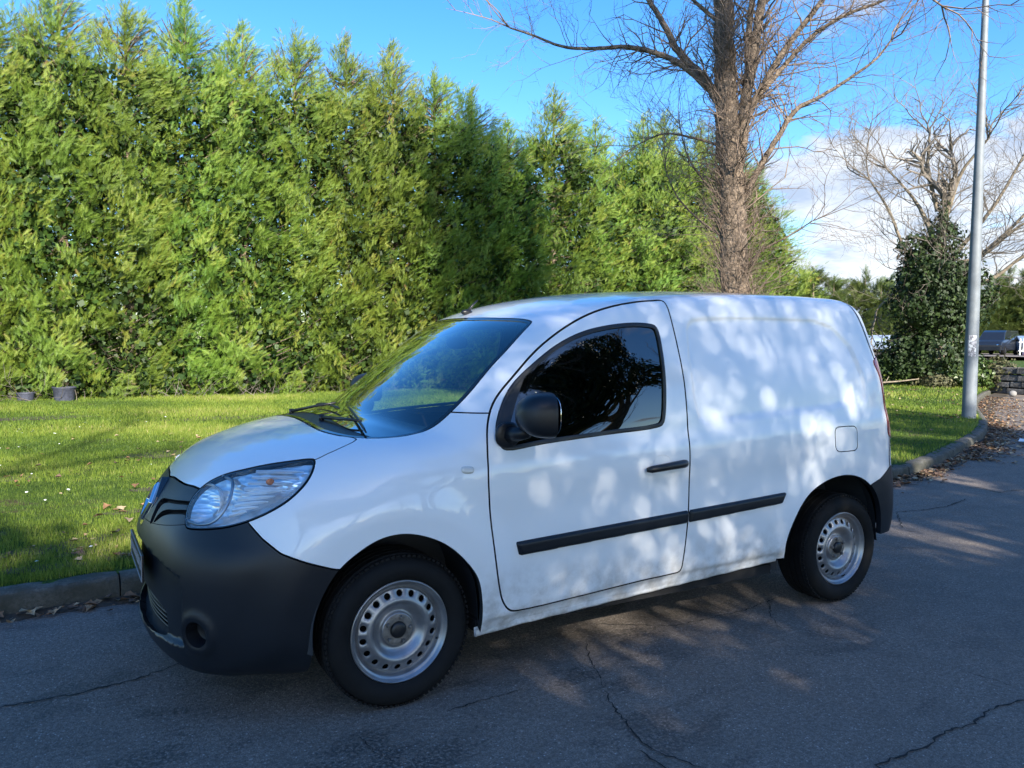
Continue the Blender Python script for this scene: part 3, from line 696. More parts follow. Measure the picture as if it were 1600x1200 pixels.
for i,(sd,H,R0,kw) in enumerate(((5,9.4,1.48,dict(nb=500,per=42,taper=.74,tops=5,L=.20,zb=.08)),(6,9.2,1.42,dict(nb=500,per=42,taper=.70,tops=4,L=.20,zb=.08)),(8,9.6,1.52,dict(nb=500,per=42,taper=.76,tops=6,L=.20,zb=.08)),(9,9.6,2.1,dict(nb=620,per=36,taper=.48,tops=6,L=.20,zb=.08)))):
    V,Fc,Tn,rad=conifer_crown(sd,H,R0,**kw)
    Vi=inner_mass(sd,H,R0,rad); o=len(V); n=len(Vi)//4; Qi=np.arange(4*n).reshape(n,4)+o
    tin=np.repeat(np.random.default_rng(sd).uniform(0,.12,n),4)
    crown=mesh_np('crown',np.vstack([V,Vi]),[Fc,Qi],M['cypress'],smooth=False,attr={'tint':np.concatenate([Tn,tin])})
    mb=MB(); zz=np.linspace(0,H*.97,12); mb.tube([(0,0,z) for z in zz],[max(.02,.17*(1-z/H)) for z in zz],8); r=random.Random(sd)
    for k in range(170):
        z=r.uniform(.15,H*.90); a=r.uniform(0,6.28); L=float(rad(np.array([z]))[0])*(.80 if z>1.2 else .95)
        mb.tube([(0,0,z-.15),(math.cos(a)*L*.5,math.sin(a)*L*.5,z),(math.cos(a+.2)*L,math.sin(a+.2)*L,z+.30)],[.030,.018,.006],4,False)
    tr=bpy.data.meshes.new('trunk'); tr.from_pydata([tuple(v) for v in mb.V],[],mb.F); tr.materials.append(M['bark']); VAR.append((crown,tr,H))
HEDGE=[(-6.4,9.5,0),(-5.0,9.3,1),(-3.6,9.7,2),(-2.3,9.2,0),(-1.0,9.6,1),(.3,9.4,2),(1.6,9.7,0),(2.9,9.3,1),(4.2,9.6,2),(5.5,9.5,0),(6.8,9.6,1),(8.0,9.2,2),(9.2,8.8,0),(10.3,8.0,1),(12.2,9.5,3),(14.0,8.9,3),(15.6,9.2,3),(17.0,9.6,3),(18.4,9.4,3),(19.8,8.9,3),(20.9,7.6,3)]
rh=random.Random(4)
for i,(x,h,v) in enumerate(HEDGE):
    h-=.25
    cr,tr,H=VAR[v]; t=empty('cypress_tree',(x,16.7+rh.uniform(-.35,.3)+(.4 if x>11 else 0),.12),rh.uniform(0,6.28)); k=h/H; t.rotation_euler=(0,0,rh.uniform(-.6,.6)); t.scale=(1.0,1.0,k) if v<3 else (1.12,1.12,k)
    t.scale=(t.scale[0]*rh.uniform(.93,1.08),t.scale[1]*rh.uniform(.93,1.08),k)
    link('crown',cr,t); link('trunk',tr,t)
    if x<11: tag(t,'tall green cypress merging with its neighbours in the dense hedge behind the lawn','cypress tree','cypress trees of the dense hedge')
    else:
        W_=['broad cone-topped cypress standing alone left of the big bare tree','lower cypress just right of the broad cone-topped one','cypress behind the left drooping twigs of the big bare tree','tall cypress just left of the bare tree trunk','tall cypress hidden behind the bare tree trunk','cypress showing right of the bare tree trunk','low cypress ending the row right of the bare tree']
        tag(t,W_[i-len(HEDGE)+7],'cypress tree','cone-topped cypress trees right of the dense hedge')
# far row beyond the car park
FV=[]
for sd in (31,32):
    V,Fc,Tn,rad=conifer_crown(sd,8.,1.9,nb=170,per=9,taper=.3,tops=1,L=.9); Vi=inner_mass(sd,8.,1.9,rad,500); n=len(Vi)//4; Qi=np.arange(4*n).reshape(n,4)+len(V)
    FV.append(mesh_np('far_crown',np.vstack([V,Vi]),[Fc,Qi],M['conifer_far'],smooth=False,attr={'tint':np.concatenate([Tn,np.full(4*n,.05)])}))
ftr=MB().tube([(0,0,0),(0,0,7.5)],[.2,.03],6); ftm=bpy.data.meshes.new('far_trunk'); ftm.from_pydata([tuple(v) for v in ftr.V],[],ftr.F); ftm.materials.append(M['bark'])
for k in range(62):
    t=k/61; x=44+46*t+rh.uniform(-.5,.5); y=62-42*t+rh.uniform(-1,1); e=empty('far_conifer',(x,y,.5),rh.uniform(0,6.28)); s_=rh.uniform(.85,1.15); e.scale=(s_*1.3,s_*1.3,s_*rh.uniform(.9,1.05)*.92)
    link('crown',FV[k%2],e); link('trunk',ftm,e); tag(e,'distant conifer in the row behind the parked cars','conifer','conifers in the row beyond the car park')
# ------------------------------------------------------------ bare trees
class Bare:
    def __init__(s,seed): s.r=random.Random(seed); s.big=MB(); s.segs=[]   # twigs as (p0,p1,r0,r1)
    def limb(s,pts,r0,r1,n=9,twigs=1.0,depth=3,tl=1.0,droop=-.0):
        P=cr_spline(pts,7); m=len(P); rr=[r0+(r1-r0)*(i/(m-1))**.8 for i in range(m)]
        s.big.tube([tuple(p+np.array([s.r.uniform(-1,1)*rr[i]*.16 for _ in range(3)])) for i,p in enumerate(P)],rr,n)
        L=sum(np.linalg.norm(P[i+1]-P[i]) for i in range(m-1))
        for k in range(int(L*2.6*twigs)):
            t=s.r.uniform(.12,1.); i=min(int(t*(m-1)),m-2); d=Vector(P[i+1]-P[i]).normalized()
            a=Vector((s.r.gauss(0,1),s.r.gauss(0,1),s.r.gauss(0,1))); a=(a-d*a.dot(d)).normalized()
            dd=(d*.5+a*.9+Vector((0,0,.25))).normalized(); s.twig(Vector(P[i]),dd,s.r.uniform(.6,1.5)*tl,min(.022,max(.006,rr[i]*.28)),depth,droop)
        # extend the tip
        d=Vector(P[-1]-P[-2]).normalized(); 
        for _ in range(3): s.twig(Vector(P[-1]),(d+Vector((s.r.gauss(0,.3),s.r.gauss(0,.3),s.r.gauss(0,.3)))).normalized(),1.3*tl,r1,depth,droop)
    def twig(s,p,d,L,rad,depth,droop=0.):
        n=max(3,int(L/.16)); st=L/n; q=p.copy(); 
        for i in range(n):
            d=(d+Vector((s.r.gauss(0,.16),s.r.gauss(0,.16),s.r.gauss(0,.13)+.05+droop))).normalized(); e=q+d*st; t0=i/n; t1=(i+1)/n
            s.segs.append((q.copy(),e.copy(),rad*(1-.75*t0),rad*(1-.75*t1)))
            if depth>0 and s.r.random()<.62:
                a=Vector((s.r.gauss(0,1),s.r.gauss(0,1),s.r.gauss(0,1))); a=(a-d*a.dot(d)).normalized(); s.twig(e,(d*.75+a*.7).normalized(),L*s.r.uniform(.35,.65),max(.0022,rad*.5),depth-1,droop)
            q=e
    def twig_mesh(s,name,m,scale=1.):
        S=s.segs; n=len(S); A=np.array([x[0] for x in S]); B=np.array([x[1] for x in S]); ra=np.array([x[2] for x in S])*scale; rb=np.array([x[3] for x in S])*scale
        d=B-A; d/=np.maximum(np.linalg.norm(d,axis=1,keepdims=True),1e-9); h=np.where(np.abs(d[:,2:3])<.9,np.array([[0,0,1.]]),np.array([[1.,0,0]])); u=np.cross(d,h); u/=np.linalg.norm(u,axis=1,keepdims=True); v=np.cross(d,u)
        V=[]
        for (C,rr) in ((A,ra),(B,rb)):
            for k in range(3): t=2*math.pi*k/3; V.append(C+(u*math.cos(t)+v*math.sin(t))*rr[:,None])
        V=np.stack(V,1).reshape(-1,3); b=np.arange(n)[:,None]*6; F_=np.concatenate([b+np.array([[k,(k+1)%3,3+(k+1)%3,3+k]]) for k in range(3)])
        return mesh_np(name,V,[F_],m,smooth=True)
def finish_tree(root,bt,bark,twigm,scale=1.):
    bt.big.build('trunk',bark,root,True); link('branches',bt.twig_mesh('branches',twigm,scale),root)
# the big leafless tree between van and hedge
def shift(P,seed,a=.25):
    """give traced limbs their own depth: bend them toward or away"""
    r=random.Random(seed); k=r.uniform(-1,1); out=[]
    for i,p in enumerate(P): t=i/(len(P)-1); d=np.array([.6,.8,0])*k*a*t*t*3; out.append((p[0]+d[0],p[1]+d[1],p[2]))
    return out
bt=Bare(12)
trunk=[(9.61,6.67,.0),(9.60,6.68,1.21),(9.57,6.71,2.61),(9.54,6.74,3.77),(9.47,6.81,4.92),(9.41,6.88,6.07),(9.38,6.91,6.98),(9.34,6.94,8.11),(9.30,6.98,9.46),(9.2,7.0,11.5)]
bt.limb(trunk,.31,.13,18,2.4,3,.9)
for i,(P,r0,r1,tw) in enumerate([
 ([(9.56,6.72,4.23),(9.64,6.64,5.59),(9.72,6.56,6.6),(9.81,6.46,7.59),(9.9,6.36,8.9),(10.1,6.1,10.5)],.15,.07,1.),
 ([(9.55,6.73,4.92),(9.67,6.61,6.27),(9.66,6.62,6.94),(9.72,6.55,8.27),(9.69,6.58,9.27)],.11,.05,1.),
 ([(9.40,6.88,5.75),(9.28,7.0,5.97),(9.11,7.16,6.33),(8.78,7.46,6.81),(8.6,7.62,7.29),(8.33,7.85,7.88),(8.05,8.07,8.59)],.14,.05,1.3),
 ([(9.28,7.0,5.97),(8.87,7.38,6.52),(8.52,7.69,6.78),(8.07,8.06,6.95),(7.6,8.41,6.94),(7.11,8.75,6.99),(6.6,9.07,7.22),(6.24,9.28,7.36)],.085,.02,1.4),
 ([(9.38,6.92,6.9),(9.32,6.97,7.21),(8.94,7.32,7.71),(8.59,7.63,8.43)],.07,.03,1.2),
 ([(9.55,6.73,5.0),(9.66,6.62,5.48),(9.87,6.39,6.13),(10.08,6.16,6.66),(10.33,5.87,7.16),(10.57,5.58,7.65),(10.84,5.23,8.22)],.11,.04,1.3),
 ([(9.60,6.68,5.2),(9.71,6.57,5.7),(10.05,6.19,6.33),(10.35,5.84,6.83),(10.7,5.41,7.14),(11.0,5.01,7.27),(11.27,4.61,7.4),(11.54,4.21,7.05)],.075,.02,1.5),
 ([(9.56,6.72,3.5),(9.60,6.68,3.88),(9.77,6.5,4.44),(10.03,6.21,5.15),(10.24,5.98,5.63),(10.47,5.7,5.8),(10.78,5.3,6.09),(11.02,4.98,6.36),(11.15,4.79,6.65)],.10,.02,1.5),
 ([(9.60,6.68,2.5),(9.67,6.61,2.72),(9.85,6.42,3.12),(10.17,6.06,3.39),(10.44,5.75,3.65)],.05,.012,1.6),
 ([(9.54,6.74,3.1),(9.5,6.78,3.31),(9.17,7.11,3.67),(8.82,7.43,4.15),(8.64,7.59,4.68)],.05,.012,1.6),
 ([(9.53,6.75,3.6),(9.49,6.79,3.89),(9.2,7.08,4.36),(8.94,7.32,4.84),(8.8,7.44,5.43)],.05,.012,1.6),
 ([(9.5,6.8,5.0),(9.0,7.2,5.2),(8.5,7.5,5.25),(8.1,7.8,5.0)],.045,.012,1.5),
 ([(9.5,6.8,8.2),(9.0,6.3,9.0),(8.4,5.8,10.0)],.10,.03,1.),([(9.4,6.9,8.6),(9.9,7.5,9.4),(10.6,8.0,10.3)],.10,.03,1.)]):
    bt.limb(shift(P,i+3,.16 if i not in (3,) else .05),r0*.8,r1*.7,8,tw*2.1,3,.95,-.02)
# brushwood sprouting all over the lower trunk
for k in range(1700):
    z=1.0+6.5*bt.r.random()**2.0; a=bt.r.uniform(0,6.28); q_=.29-.014*z; x=np.interp(z,[1,5,9],[9.6,9.47,9.32])+q_*math.cos(a); y=np.interp(z,[1,5,9],[6.68,6.81,6.96])+q_*math.sin(a)
    bt.twig(Vector((x,y,z)),Vector((math.cos(a)*bt.r.uniform(.2,1.),math.sin(a)*bt.r.uniform(.2,1.),bt.r.uniform(.0,1.3))).normalized(),bt.r.uniform(.2,.8),bt.r.uniform(.003,.007),1)
root=empty('bare_tree',(0,0,0)); finish_tree(root,bt,M['bark'],M['twig'],1.15)
print('big tree segs',file=__import__('sys').stderr) if 0 else print('big tree segs',len(bt.segs))
tag(root,'big leafless tree with scrubby trunk standing on the lawn behind the van','tree')
# ivy-clad tree at the far bend
bt=Bare(5)
bt.limb([(23.54,11.42,.1),(23.51,11.46,1.88),(23.51,11.46,3.54),(23.54,11.42,4.76),(23.59,11.34,5.98)],.30,.10,10,1.,3,1.5)
for i,P in enumerate([[(23.54,11.41,4.35),(23.23,11.92,5.82),(23.01,12.25,6.47),(22.63,12.81,7.31)],[(23.6,11.32,5.57),(23.77,11.03,6.96),(24.02,10.6,7.8)],[(23.55,11.4,3.94),(24.08,10.49,4.31),(24.48,9.77,5.05),(24.91,8.91,5.76)],
 [(23.47,11.53,5.79),(23.3,11.8,7.25),(23.33,11.76,8.3)],[(23.55,11.39,3.74),(24.18,10.32,3.5),(24.65,9.45,4.25),(25.0,8.73,4.59)],[(23.46,11.55,3.74),(23.05,12.19,4.39),(22.71,12.7,5.88),(22.35,13.2,6.97)],[(23.5,11.4,2.9),(23.2,11.9,3.3),(22.8,12.5,3.2),(22.5,13.0,2.6)],[(23.6,11.3,3.4),(24.5,9.9,5.0),(25.2,8.7,6.6)],[(23.6,11.3,4.0),(24.6,10.3,6.0),(25.0,9.6,7.6)]]):
    bt.limb(shift(P,i+30,.2),.09,.025,7,1.2,3,1.5)
root=empty('ivy_clad_tree',(0,0,0)); finish_tree(root,bt,M['bark_pale'],M['twig_grey'],1.25)
print('ivy tree segs',len(bt.segs))
tag(root,'leafless tree smothered in dark ivy at the bend of the road behind the lamp post','tree')
def leafcloud(name,blobs,n,size,seed,m,parent=None,hang=0.):
    r=np.random.default_rng(seed); P=[];Nn=[]
    wts=np.array([b[3]*b[4]+b[3]*b[5] for b in blobs]); wts/=wts.sum(); ch=r.choice(len(blobs),n,p=wts)
    B=np.array([b[:6] for b in blobs])[ch]; d=r.normal(size=(n,3)); d/=np.linalg.norm(d,axis=1,keepdims=True)
    lump=1+.22*np.sin(d[:,0]*7+ch)*np.sin(d[:,2]*6+ch*2)+.12*np.sin(d[:,1]*13)
    rr=(r.uniform(.35,1.,n)**.35)*lump; C=B[:,:3]+d*rr[:,None]*B[:,3:6]
    nr=d+r.normal(0,.55,(n,3)); nr/=np.linalg.norm(nr,axis=1,keepdims=True); s,t=rot_frames(nr,r); L=size*r.uniform(.5,1.25,n)[:,None]
    V=np.stack([C-s*L*.5,C-t*L*.42+s*L*.05,C+s*L*.6+nr*L*.12,C+t*L*.42+s*L*.05],1).reshape(-1,3)
    tt=np.repeat(np.clip(r.beta(2,3,n),0,1),4)
    return link(name,mesh_np(name,V,[np.arange(4*n).reshape(n,4)],m,smooth=False,attr={'tint':tt}),parent)
leafcloud('ivy',[(23.4,11.6,1.2,1.15,1.15,1.1,0),(23.5,11.45,2.6,1.05,1.05,1.1,0),(23.45,11.5,3.8,1.1,1.1,.85,0),(23.9,10.8,3.0,.9,.9,1.1,0),(23.2,11.9,3.9,.6,.6,.5,0),(23.75,11.1,3.6,.6,.6,.6,0),(23.55,11.4,4.9,.60,.60,.65,0),(23.0,12.0,4.6,.5,.5,.5,0),(23.3,11.7,3.0,1.2,1.2,1.3,0),(23.56,11.38,5.7,.20,.20,.6,0),(23.1,12.1,1.0,1.,1.,.9,0)],22000,.12,3,M['ivy'],root)
# undergrowth at its foot
b1=leafcloud('bush',[(23.9,10.8,.65,.8,.8,.65,0),(24.1,10.4,.45,.6,.6,.4,0),(23.5,10.9,.45,.7,.7,.4,0)],5200,.12,7,foliage('bush_leaves',[(0,(.020,.040,.010)),(.5,(.055,.095,.020)),(1,(.15,.19,.06))],.4,.2))
tag(b1,'low green bush at the foot of the ivy-clad tree','bush')
b2=leafcloud('bramble',[(24.5,9.95,.55,.55,.55,.55,0),(22.9,11.0,.30,.55,.55,.28,0)],2600,.10,9,foliage('bramble_leaves',[(0,(.045,.04,.02)),(.5,(.09,.085,.04)),(1,(.16,.14,.08))],.6,.2))
tag(b2,'brownish bramble clump beside the end of the stone wall','bramble')
br=MB(); br.tube([(20.9,12.2,.20),(21.3,11.9,.28),(21.9,11.6,.33),(22.3,11.2,.42)],[.035,.03,.025,.015],7); br.tube([(21.5,11.8,.30),(21.8,11.9,.48)],[.015,.008],5)
tag(br.build('fallen_branch',M['bark_pale'],None,True),'pale fallen branch lying on the grass beside the ivy-clad tree','branch')
# lamp post
lp=empty('lamp_post',(13.51,4.60,.12))
M['galv']=pbr('galvanised_steel',(.17,.19,.21),.6,.1,noise=(4.,.18),bump=(40.,.1,.002))
mb=MB(); mb.lathe([(.120,0),(.117,.9),(.115,.92),(.114,1.55),(.112,1.57),(.106,2.2),(.078,5.),(.047,8.5),(.038,11.0)],32,'Z'); mb.build('pole',M['galv'],lp,True,autosmooth=50)
mb=MB(); mb.tube([(0,0,10.9),(-.1,-.25,11.25),(-.3,-.9,11.45),(-.42,-1.4,11.5)],.035,10); mb.build('arm',M['galv'],lp,True)
mb=MB(); mb.ell((-.52,-1.72,11.48),(.16,.40,.09),20,2.6); mb.build('lamp_head',M['galv'],lp,True)
def notice():
    m,T,out=mat('faded_notice'); p=T.pos(); c=T.ramp(T.noise(11.,p,3.,.6),[(.44,(.55,.57,.60)),(.52,(.10,.10,.12)),(.62,(.38,.38,.42))],'LINEAR')
    b=T.n('ShaderNodeBsdfPrincipled',{'Base Color':c,'Roughness':.6}); T.link(b.outputs[0],out.inputs[0]); return m
V=[];Fc=[]
a0=math.atan2(-3.755-4.6,-1.175-13.51)
for i in range(9):
    a=a0-.55+1.1*i/8+.12
    for z in (1.16,1.55): V.append((.1175*math.cos(a),.1175*math.sin(a),z))
Fc=[(2*i,2*i+2,2*i+3,2*i+1) for i in range(8)]
MB().add(V,Fc).build('paper_notice',notice(),lp)
tag(lp,'tall grey tapered lamp post on the grass near the kerb bend','lamp post')
# dry stone wall with the terrace and car park behind it
M['stone']=pbr('wall_stone',(.105,.10,.098),.93,noise=(5.,.5),bump=(16.,.8,.03))
wl=empty('stone_wall',(0,0,0)); rw=random.Random(9)
A=Vector((24.35,10.15,0)); Bp=Vector((24.05,-12,0)); D_=(Bp-A).normalized(); Nn=Vector((-D_.y,D_.x,0)); Nn=-Nn if Nn.x>0 else Nn
cnt=0
z=0.; courses=[(.0,.20),(.20,.19),(.39,.21),(.60,.24)]
for (z0,h) in courses:
    s_=rw.uniform(0,.2)
    while s_<22:
        L=rw.uniform(.32,.85); c=A+D_*(s_+L/2); w_=.42+rw.uniform(-.05,.05)
        V=[];ax_=Matrix((( -Nn.x,D_.x,0),(-Nn.y,D_.y,0),(0,0,1)))
        for i in (-1,1):
            for j in (-1,1):
                for k in (-1,1):
                    V.append((c.x-Nn.x*i*w_/2+D_.x*j*(L/2-.012)+rw.uniform(-.02,.02),c.y-Nn.y*i*w_/2+D_.y*j*(L/2-.012)+rw.uniform(-.02,.02),z0+h/2+k*(h/2-.010)+rw.uniform(-.015,.015)))
        o=MB().add(V,[(0,1,3,2),(4,6,7,5),(0,4,5,1),(2,3,7,6),(0,2,6,4),(1,5,7,3)]).build('stone',M['stone'],wl,bevel=.03); cnt+=1; s_+=L
        if cnt>270: break
tag(wl,'low dark dry stone wall along the terrace at the right end of the road','wall')
tr=MB(); V=[];n=16
for i in range(n):
    x=24.55+ (140-24.55)*(i/(n-1))**1.5
    V+=[(x,-60,.80),(x,10.35+ (x-24.5)*.30,.80 if x<60 else .72)]
tr.add(V,[(2*i,2*i+2,2*i+3,2*i+1) for i in range(n-1)]); tag(tr.build('terrace_lawn',M['lawn']),kind='structure')
tag(blades(60000,(25,44),(0,14),.07,.014,8),kind='stuff') if False else None
MBp=MB().add([(52,14,.815),(130,6,.815),(130,80,.815),(70,70,.815),(46,44,.815)],[(0,1,2,3,4)]); tag(MBp.build('car_park',M['asphalt']),kind='structure')
# parked vehicles
M['carglass']=pbr('car_glass',(.012,.016,.02),.05,coat=1.)
def car(name,loc,rz,paint,prof,glass,W,label,wheels,cat='car',lampc=None):
    c=empty(name,loc,rz)
    def shell(pr,w0,w1,z0,z1):
        mb=MB(); V=[];n=len(pr)
        for sg in (-1,1):
            for x,z in pr:
                t=min(1,max(0,(z-z0)/(z1-z0))); V.append((x,sg*(w0+(w1-w0)*t),z))
        Fc=[(k,(k+1)%n,n+(k+1)%n,n+k) for k in range(n)]+[tuple(range(n))[::-1],tuple(n+k for k in range(n))]
        return mb.add(V,Fc)
    shell(prof,W/2,W/2*.80,.95,1.5).build('body',paint,c,bevel=.05)
    for g in glass:
        mb=MB(); V=[];n=len(g)
        for sg in (-1,1):
            for x,z in g: t=min(1,max(0,(z-.95)/.55)); V.append((x,sg*(W/2+(W/2*.8-W/2)*t+.012),z))
        mb.add(V,[tuple(range(n))[::-1],tuple(n+k for k in range(n))]+[(k,(k+1)%n,n+(k+1)%n,n+k) for k in range(n)]); mb.build('window',M['carglass'],c)
    xs=[p[0] for p in prof]
    f=MB(); f.box((min(xs)+.02,0,.45),(.12,W*.94,.28)); f.build('bumper',M['plastic'],c,bevel=.03)
    for sg in (-1,1):
        h=MB(); h.ell((min(xs)+.10,sg*W*.36,.72),(.10,.17,.08),12,2.5); h.build('headlight',M['chrome'],c,True)
    for x in wheels:
        for sg in (-1,1):
            w_=MB(); w_.lathe([(.0,-.02),(.16,-.02),(.19,-.05),(.20,-.02),(.30,-.02),(.32,.02),(.32,.18),(.2,.2)],24); o=w_.build('wheel',M['rubber'],c,True,autosmooth=40); o.location=(x,sg*(W/2-.01),.32); o.rotation_euler=(0,0,0 if sg<0 else math.pi)
            w2=MB(); w2.lathe([(.0,-.035),(.17,-.03),(.19,-.022)],20); o2=w2.build('wheel_trim',M['satin'],o,True)
    tag(c,label,cat); return c
HB=[(-2.05,.30),(-2.08,.62),(-1.95,.80),(-1.15,.98),(-.45,1.42),(.2,1.50),(1.1,1.47),(1.75,1.18),(1.98,.95),(2.02,.5),(1.98,.28)]
HG=[[(-.98,1.0),(-.40,1.38),(.25,1.44),(.25,1.0)],[(.33,1.0),(.33,1.44),(1.05,1.41),(1.55,1.12),(1.45,1.0)]]
VN=[(-2.3,.32),(-2.32,.75),(-2.1,.98),(-1.55,1.10),(-.95,1.68),(-.6,1.82),(2.2,1.84),(2.36,1.5),(2.4,.6),(2.36,.32)]
VG=[[(-1.40,1.12),(-.92,1.60),(-.2,1.66),(-.2,1.12)],[(-.1,1.14),(-.1,1.66),(.9,1.66),(.9,1.14)],[(1.0,1.14),(1.0,1.66),(2.05,1.66),(2.15,1.14)]]
cp=lambda n,c,r=.3: pbr(n,c,r,coat=1.)
def polar(u,dist):
    """point at image azimuth given as angle from +Y"""
    return (CAM_POS[0]+dist*math.sin(u),CAM_POS[1]+dist*math.cos(u))
x,y=polar(R(55.4),74); car('parked_car',(x,y,.82),R(200),cp('silver_blue_paint',(.30,.36,.46)),HB,HG,1.75,'silver blue hatchback parked far off, just right of the van tail',(-1.3,1.25))
x,y=polar(R(54.0),76); car('parked_car',(x,y,.82),R(195),cp('pale_blue_paint',(.20,.32,.50)),HB,HG,1.75,'pale blue car parked far off, half hidden behind the van tail',(-1.3,1.25))
x,y=polar(R(61.75),70); car('parked_car',(x,y,.82),R(12),cp('black_paint',(.012,.014,.018)),VN,VG,1.85,'dark people carrier parked behind the terrace right of the lamp post',(-1.45,1.4))
x,y=polar(R(63.05),72); car('parked_car',(x,y,.82),R(60),cp('grey_blue_paint',(.14,.20,.30)),HB,HG,1.75,'small grey blue car nose-on between dark people carrier and barrier',(-1.3,1.25))
x,y=polar(R(64.75),69); car('parked_car',(x,y,.82),R(10),cp('bright_blue_paint',(.02,.12,.42)),HB,HG,1.75,'bright blue car cut by the right edge behind the terrace',(-1.3,1.25))
# barrier
x,y=polar(R(63.60),66); b=empty('barrier',(x,y,.80),R(-25)); M['orange']=pbr('barrier_orange',(.75,.07,.02),.5)
mb=MB(); mb.box((0,0,.24),(1.1,.12,.40)); mb.box((-.45,0,.04),(.14,.5,.08)); mb.box((.45,0,.04),(.14,.5,.08)); mb.build('barrier_board',M['orange'],b,bevel=.02)
for k in range(7):
    q=MB(); q.box((-.7+.25*k,.35,.62),(.09,.03,1.15)); q.build('paling',M['platewhite'],b)
q=MB(); q.box((.05,.37,.95),(1.7,.03,.07)); q.box((.05,.37,.35),(1.7,.03,.07)); q.build('rail',M['platewhite'],b)
tag(b,'orange barrier with white palings standing beside the bright blue car','barrier')
# round whitish stone by the wall and a scrap of paper
mb=MB(); mb.ell((23.0,8.75,.09),(.12,.10,.09),14,2.2); tag(mb.build('boulder',pbr('pale_stone',(.24,.23,.22),.9,noise=(8.,.3)),None,True),'small pale boulder on the leaves in front of the stone wall','boulder')
V=[(11.5,2.60,.035),(11.60,2.56,.055),(11.63,2.65,.03),(11.56,2.70,.07),(11.48,2.68,.03)]
tag(MB().add(V,[(0,1,2,3,4)]).build('paper_scrap',M['platewhite']),'scrap of white paper among the fallen leaves by the kerb','litter')
# tubs under the hedge
M['tub']=pbr('tub_plastic',(.045,.050,.075),.7,noise=(20.,.4))
def tub(x,y,r,h,label):
    t=empty('planter_tub',(x,y,.14)); n=28
    m=MB(); m.lathe([(.0,.03),(r*.80,.03),(r*.96,h*.96),(r*1.04,h),(r*1.06,h*.93),(r*.99,h*.88),(r*.84,0),(.0,0)],n,'Z'); m.build('tub_wall',M['tub'],t,True,autosmooth=40)
    m=MB(); m.lathe([(0,h*.72),(r*.9,h*.70)],n,'Z'); m.build('tub_soil',M['soil'],t); tag(t,label,'planter')
tub(-1.05,15.25,.22,.30,'blue grey plastic tub under the hedge at far left')
tub(-1.75,15.45,.17,.18,'smaller dark tub half hidden left of the blue grey tub')
# dead twigs and debris along the hedge foot
r=Bare(77)
for k in range(200):
    x=r.r.uniform(-5,11); r.twig(Vector((x,15.15+r.r.uniform(0,.9),.15)),Vector((r.r.gauss(0,.6),r.r.gauss(-.3,.4),r.r.uniform(.2,1.))).normalized(),r.r.uniform(.2,.7),.007,1)
o=link('hedge_debris',r.twig_mesh('hedge_debris',M['twig_grey'],1.2)); tag(o,kind='stuff')
# ------------------------------------------------------------ trees across the road, behind the camera (they shade van, road and lawn)
def broad(name,loc,seed,H,limbs,blobs,n,size,label,group=None,leafm='holm'):
    bt=Bare(seed); x,y=loc; r=bt.r
    bt.limb([(x,y,0),(x+.05,y,H*.25),(x-.1,y+.1,H*.5),(x+.05,y,H*.8)],.30,.08,10,.3,2,1.2)
    for L in limbs: bt.limb([(x+a,y+b,c) for a,b,c in L],.11,.03,7,.8,2,1.3)
    root=empty(name,(0,0,0)); finish_tree(root,bt,M['bark'],M['twig'],1.3)
    if blobs: leafcloud('foliage',[(x+b[0],y+b[1],b[2],b[3],b[4],b[5],0) for b in blobs],n,size,seed,M[leafm],root)
    tag(root,label,'tree',group); return root
M['holm']=foliage('evergreen_leaves',[(0,(.018,.030,.010)),(.6,(.040,.062,.018)),(1,(.08,.11,.03))],.4,.25)
broad('evergreen_oak',(-1.6,-13.2),51,8.6,[[(0,0,3.5),(1.5,.8,4.8),(3.0,1.0,5.6)],[(0,0,3.2),(-1.6,.5,4.6),(-3.4,.8,5.4)],[(0,0,4.5),(.8,.5,6.2),(1.2,.6,7.9)],[(0,0,4.2),(-.9,-.5,6.0),(-1.6,-.6,7.4)]],
 [(-2.9,.3,5.3,2.1,1.3,1.2),(-.4,.2,5.5,1.9,1.3,1.2),(1.9,.3,5.3,1.9,1.2,1.0),(-3.2,0,7.0,1.7,1.0,1.0),(-1.,0,7.3,1.3,1.,.9),(-5.2,0,5.6,1.6,1.1,1.6),(2.0,0,5.7,1.9,.9,.85),(.2,0,6.1,1.5,.9,.6),(-.7,0,7.5,1.5,.9,.8),(-1.6,0,6.6,1.5,.9,.7)],38000,.17,'evergreen oak across the road behind the camera')
broad('evergreen_oak',(3.4,-12.4),52,10.5,[[(0,0,3.4),(1.5,.2,5.0),(2.9,.1,6.6),(3.6,0,8.2)],[(0,0,3.6),(-1.3,.2,5.6),(-2.3,.1,7.6),(-2.7,0,9.4)],[(0,0,5.0),(-.6,.2,6.6),(-1.6,.3,8.2),(-1.9,.3,9.6)],[(0,0,4.4),(.8,.2,6.8),(1.2,.1,9.0)],[(-.1,0,5.4),(-1.5,.2,6.9),(-3.3,.1,7.9)]],
 [(-.9,.2,5.3,1.7,1.2,1.0),(1.3,.2,5.6,1.8,1.2,1.3),(3.2,0,6.2,1.4,1.1,1.5),(.8,0,7.8,1.1,.9,.9),(3.8,0,7.9,1.2,.9,.9),(-1.2,0,5.6,1.6,.9,.8)],23000,.16,'second evergreen oak across the road behind the camera')
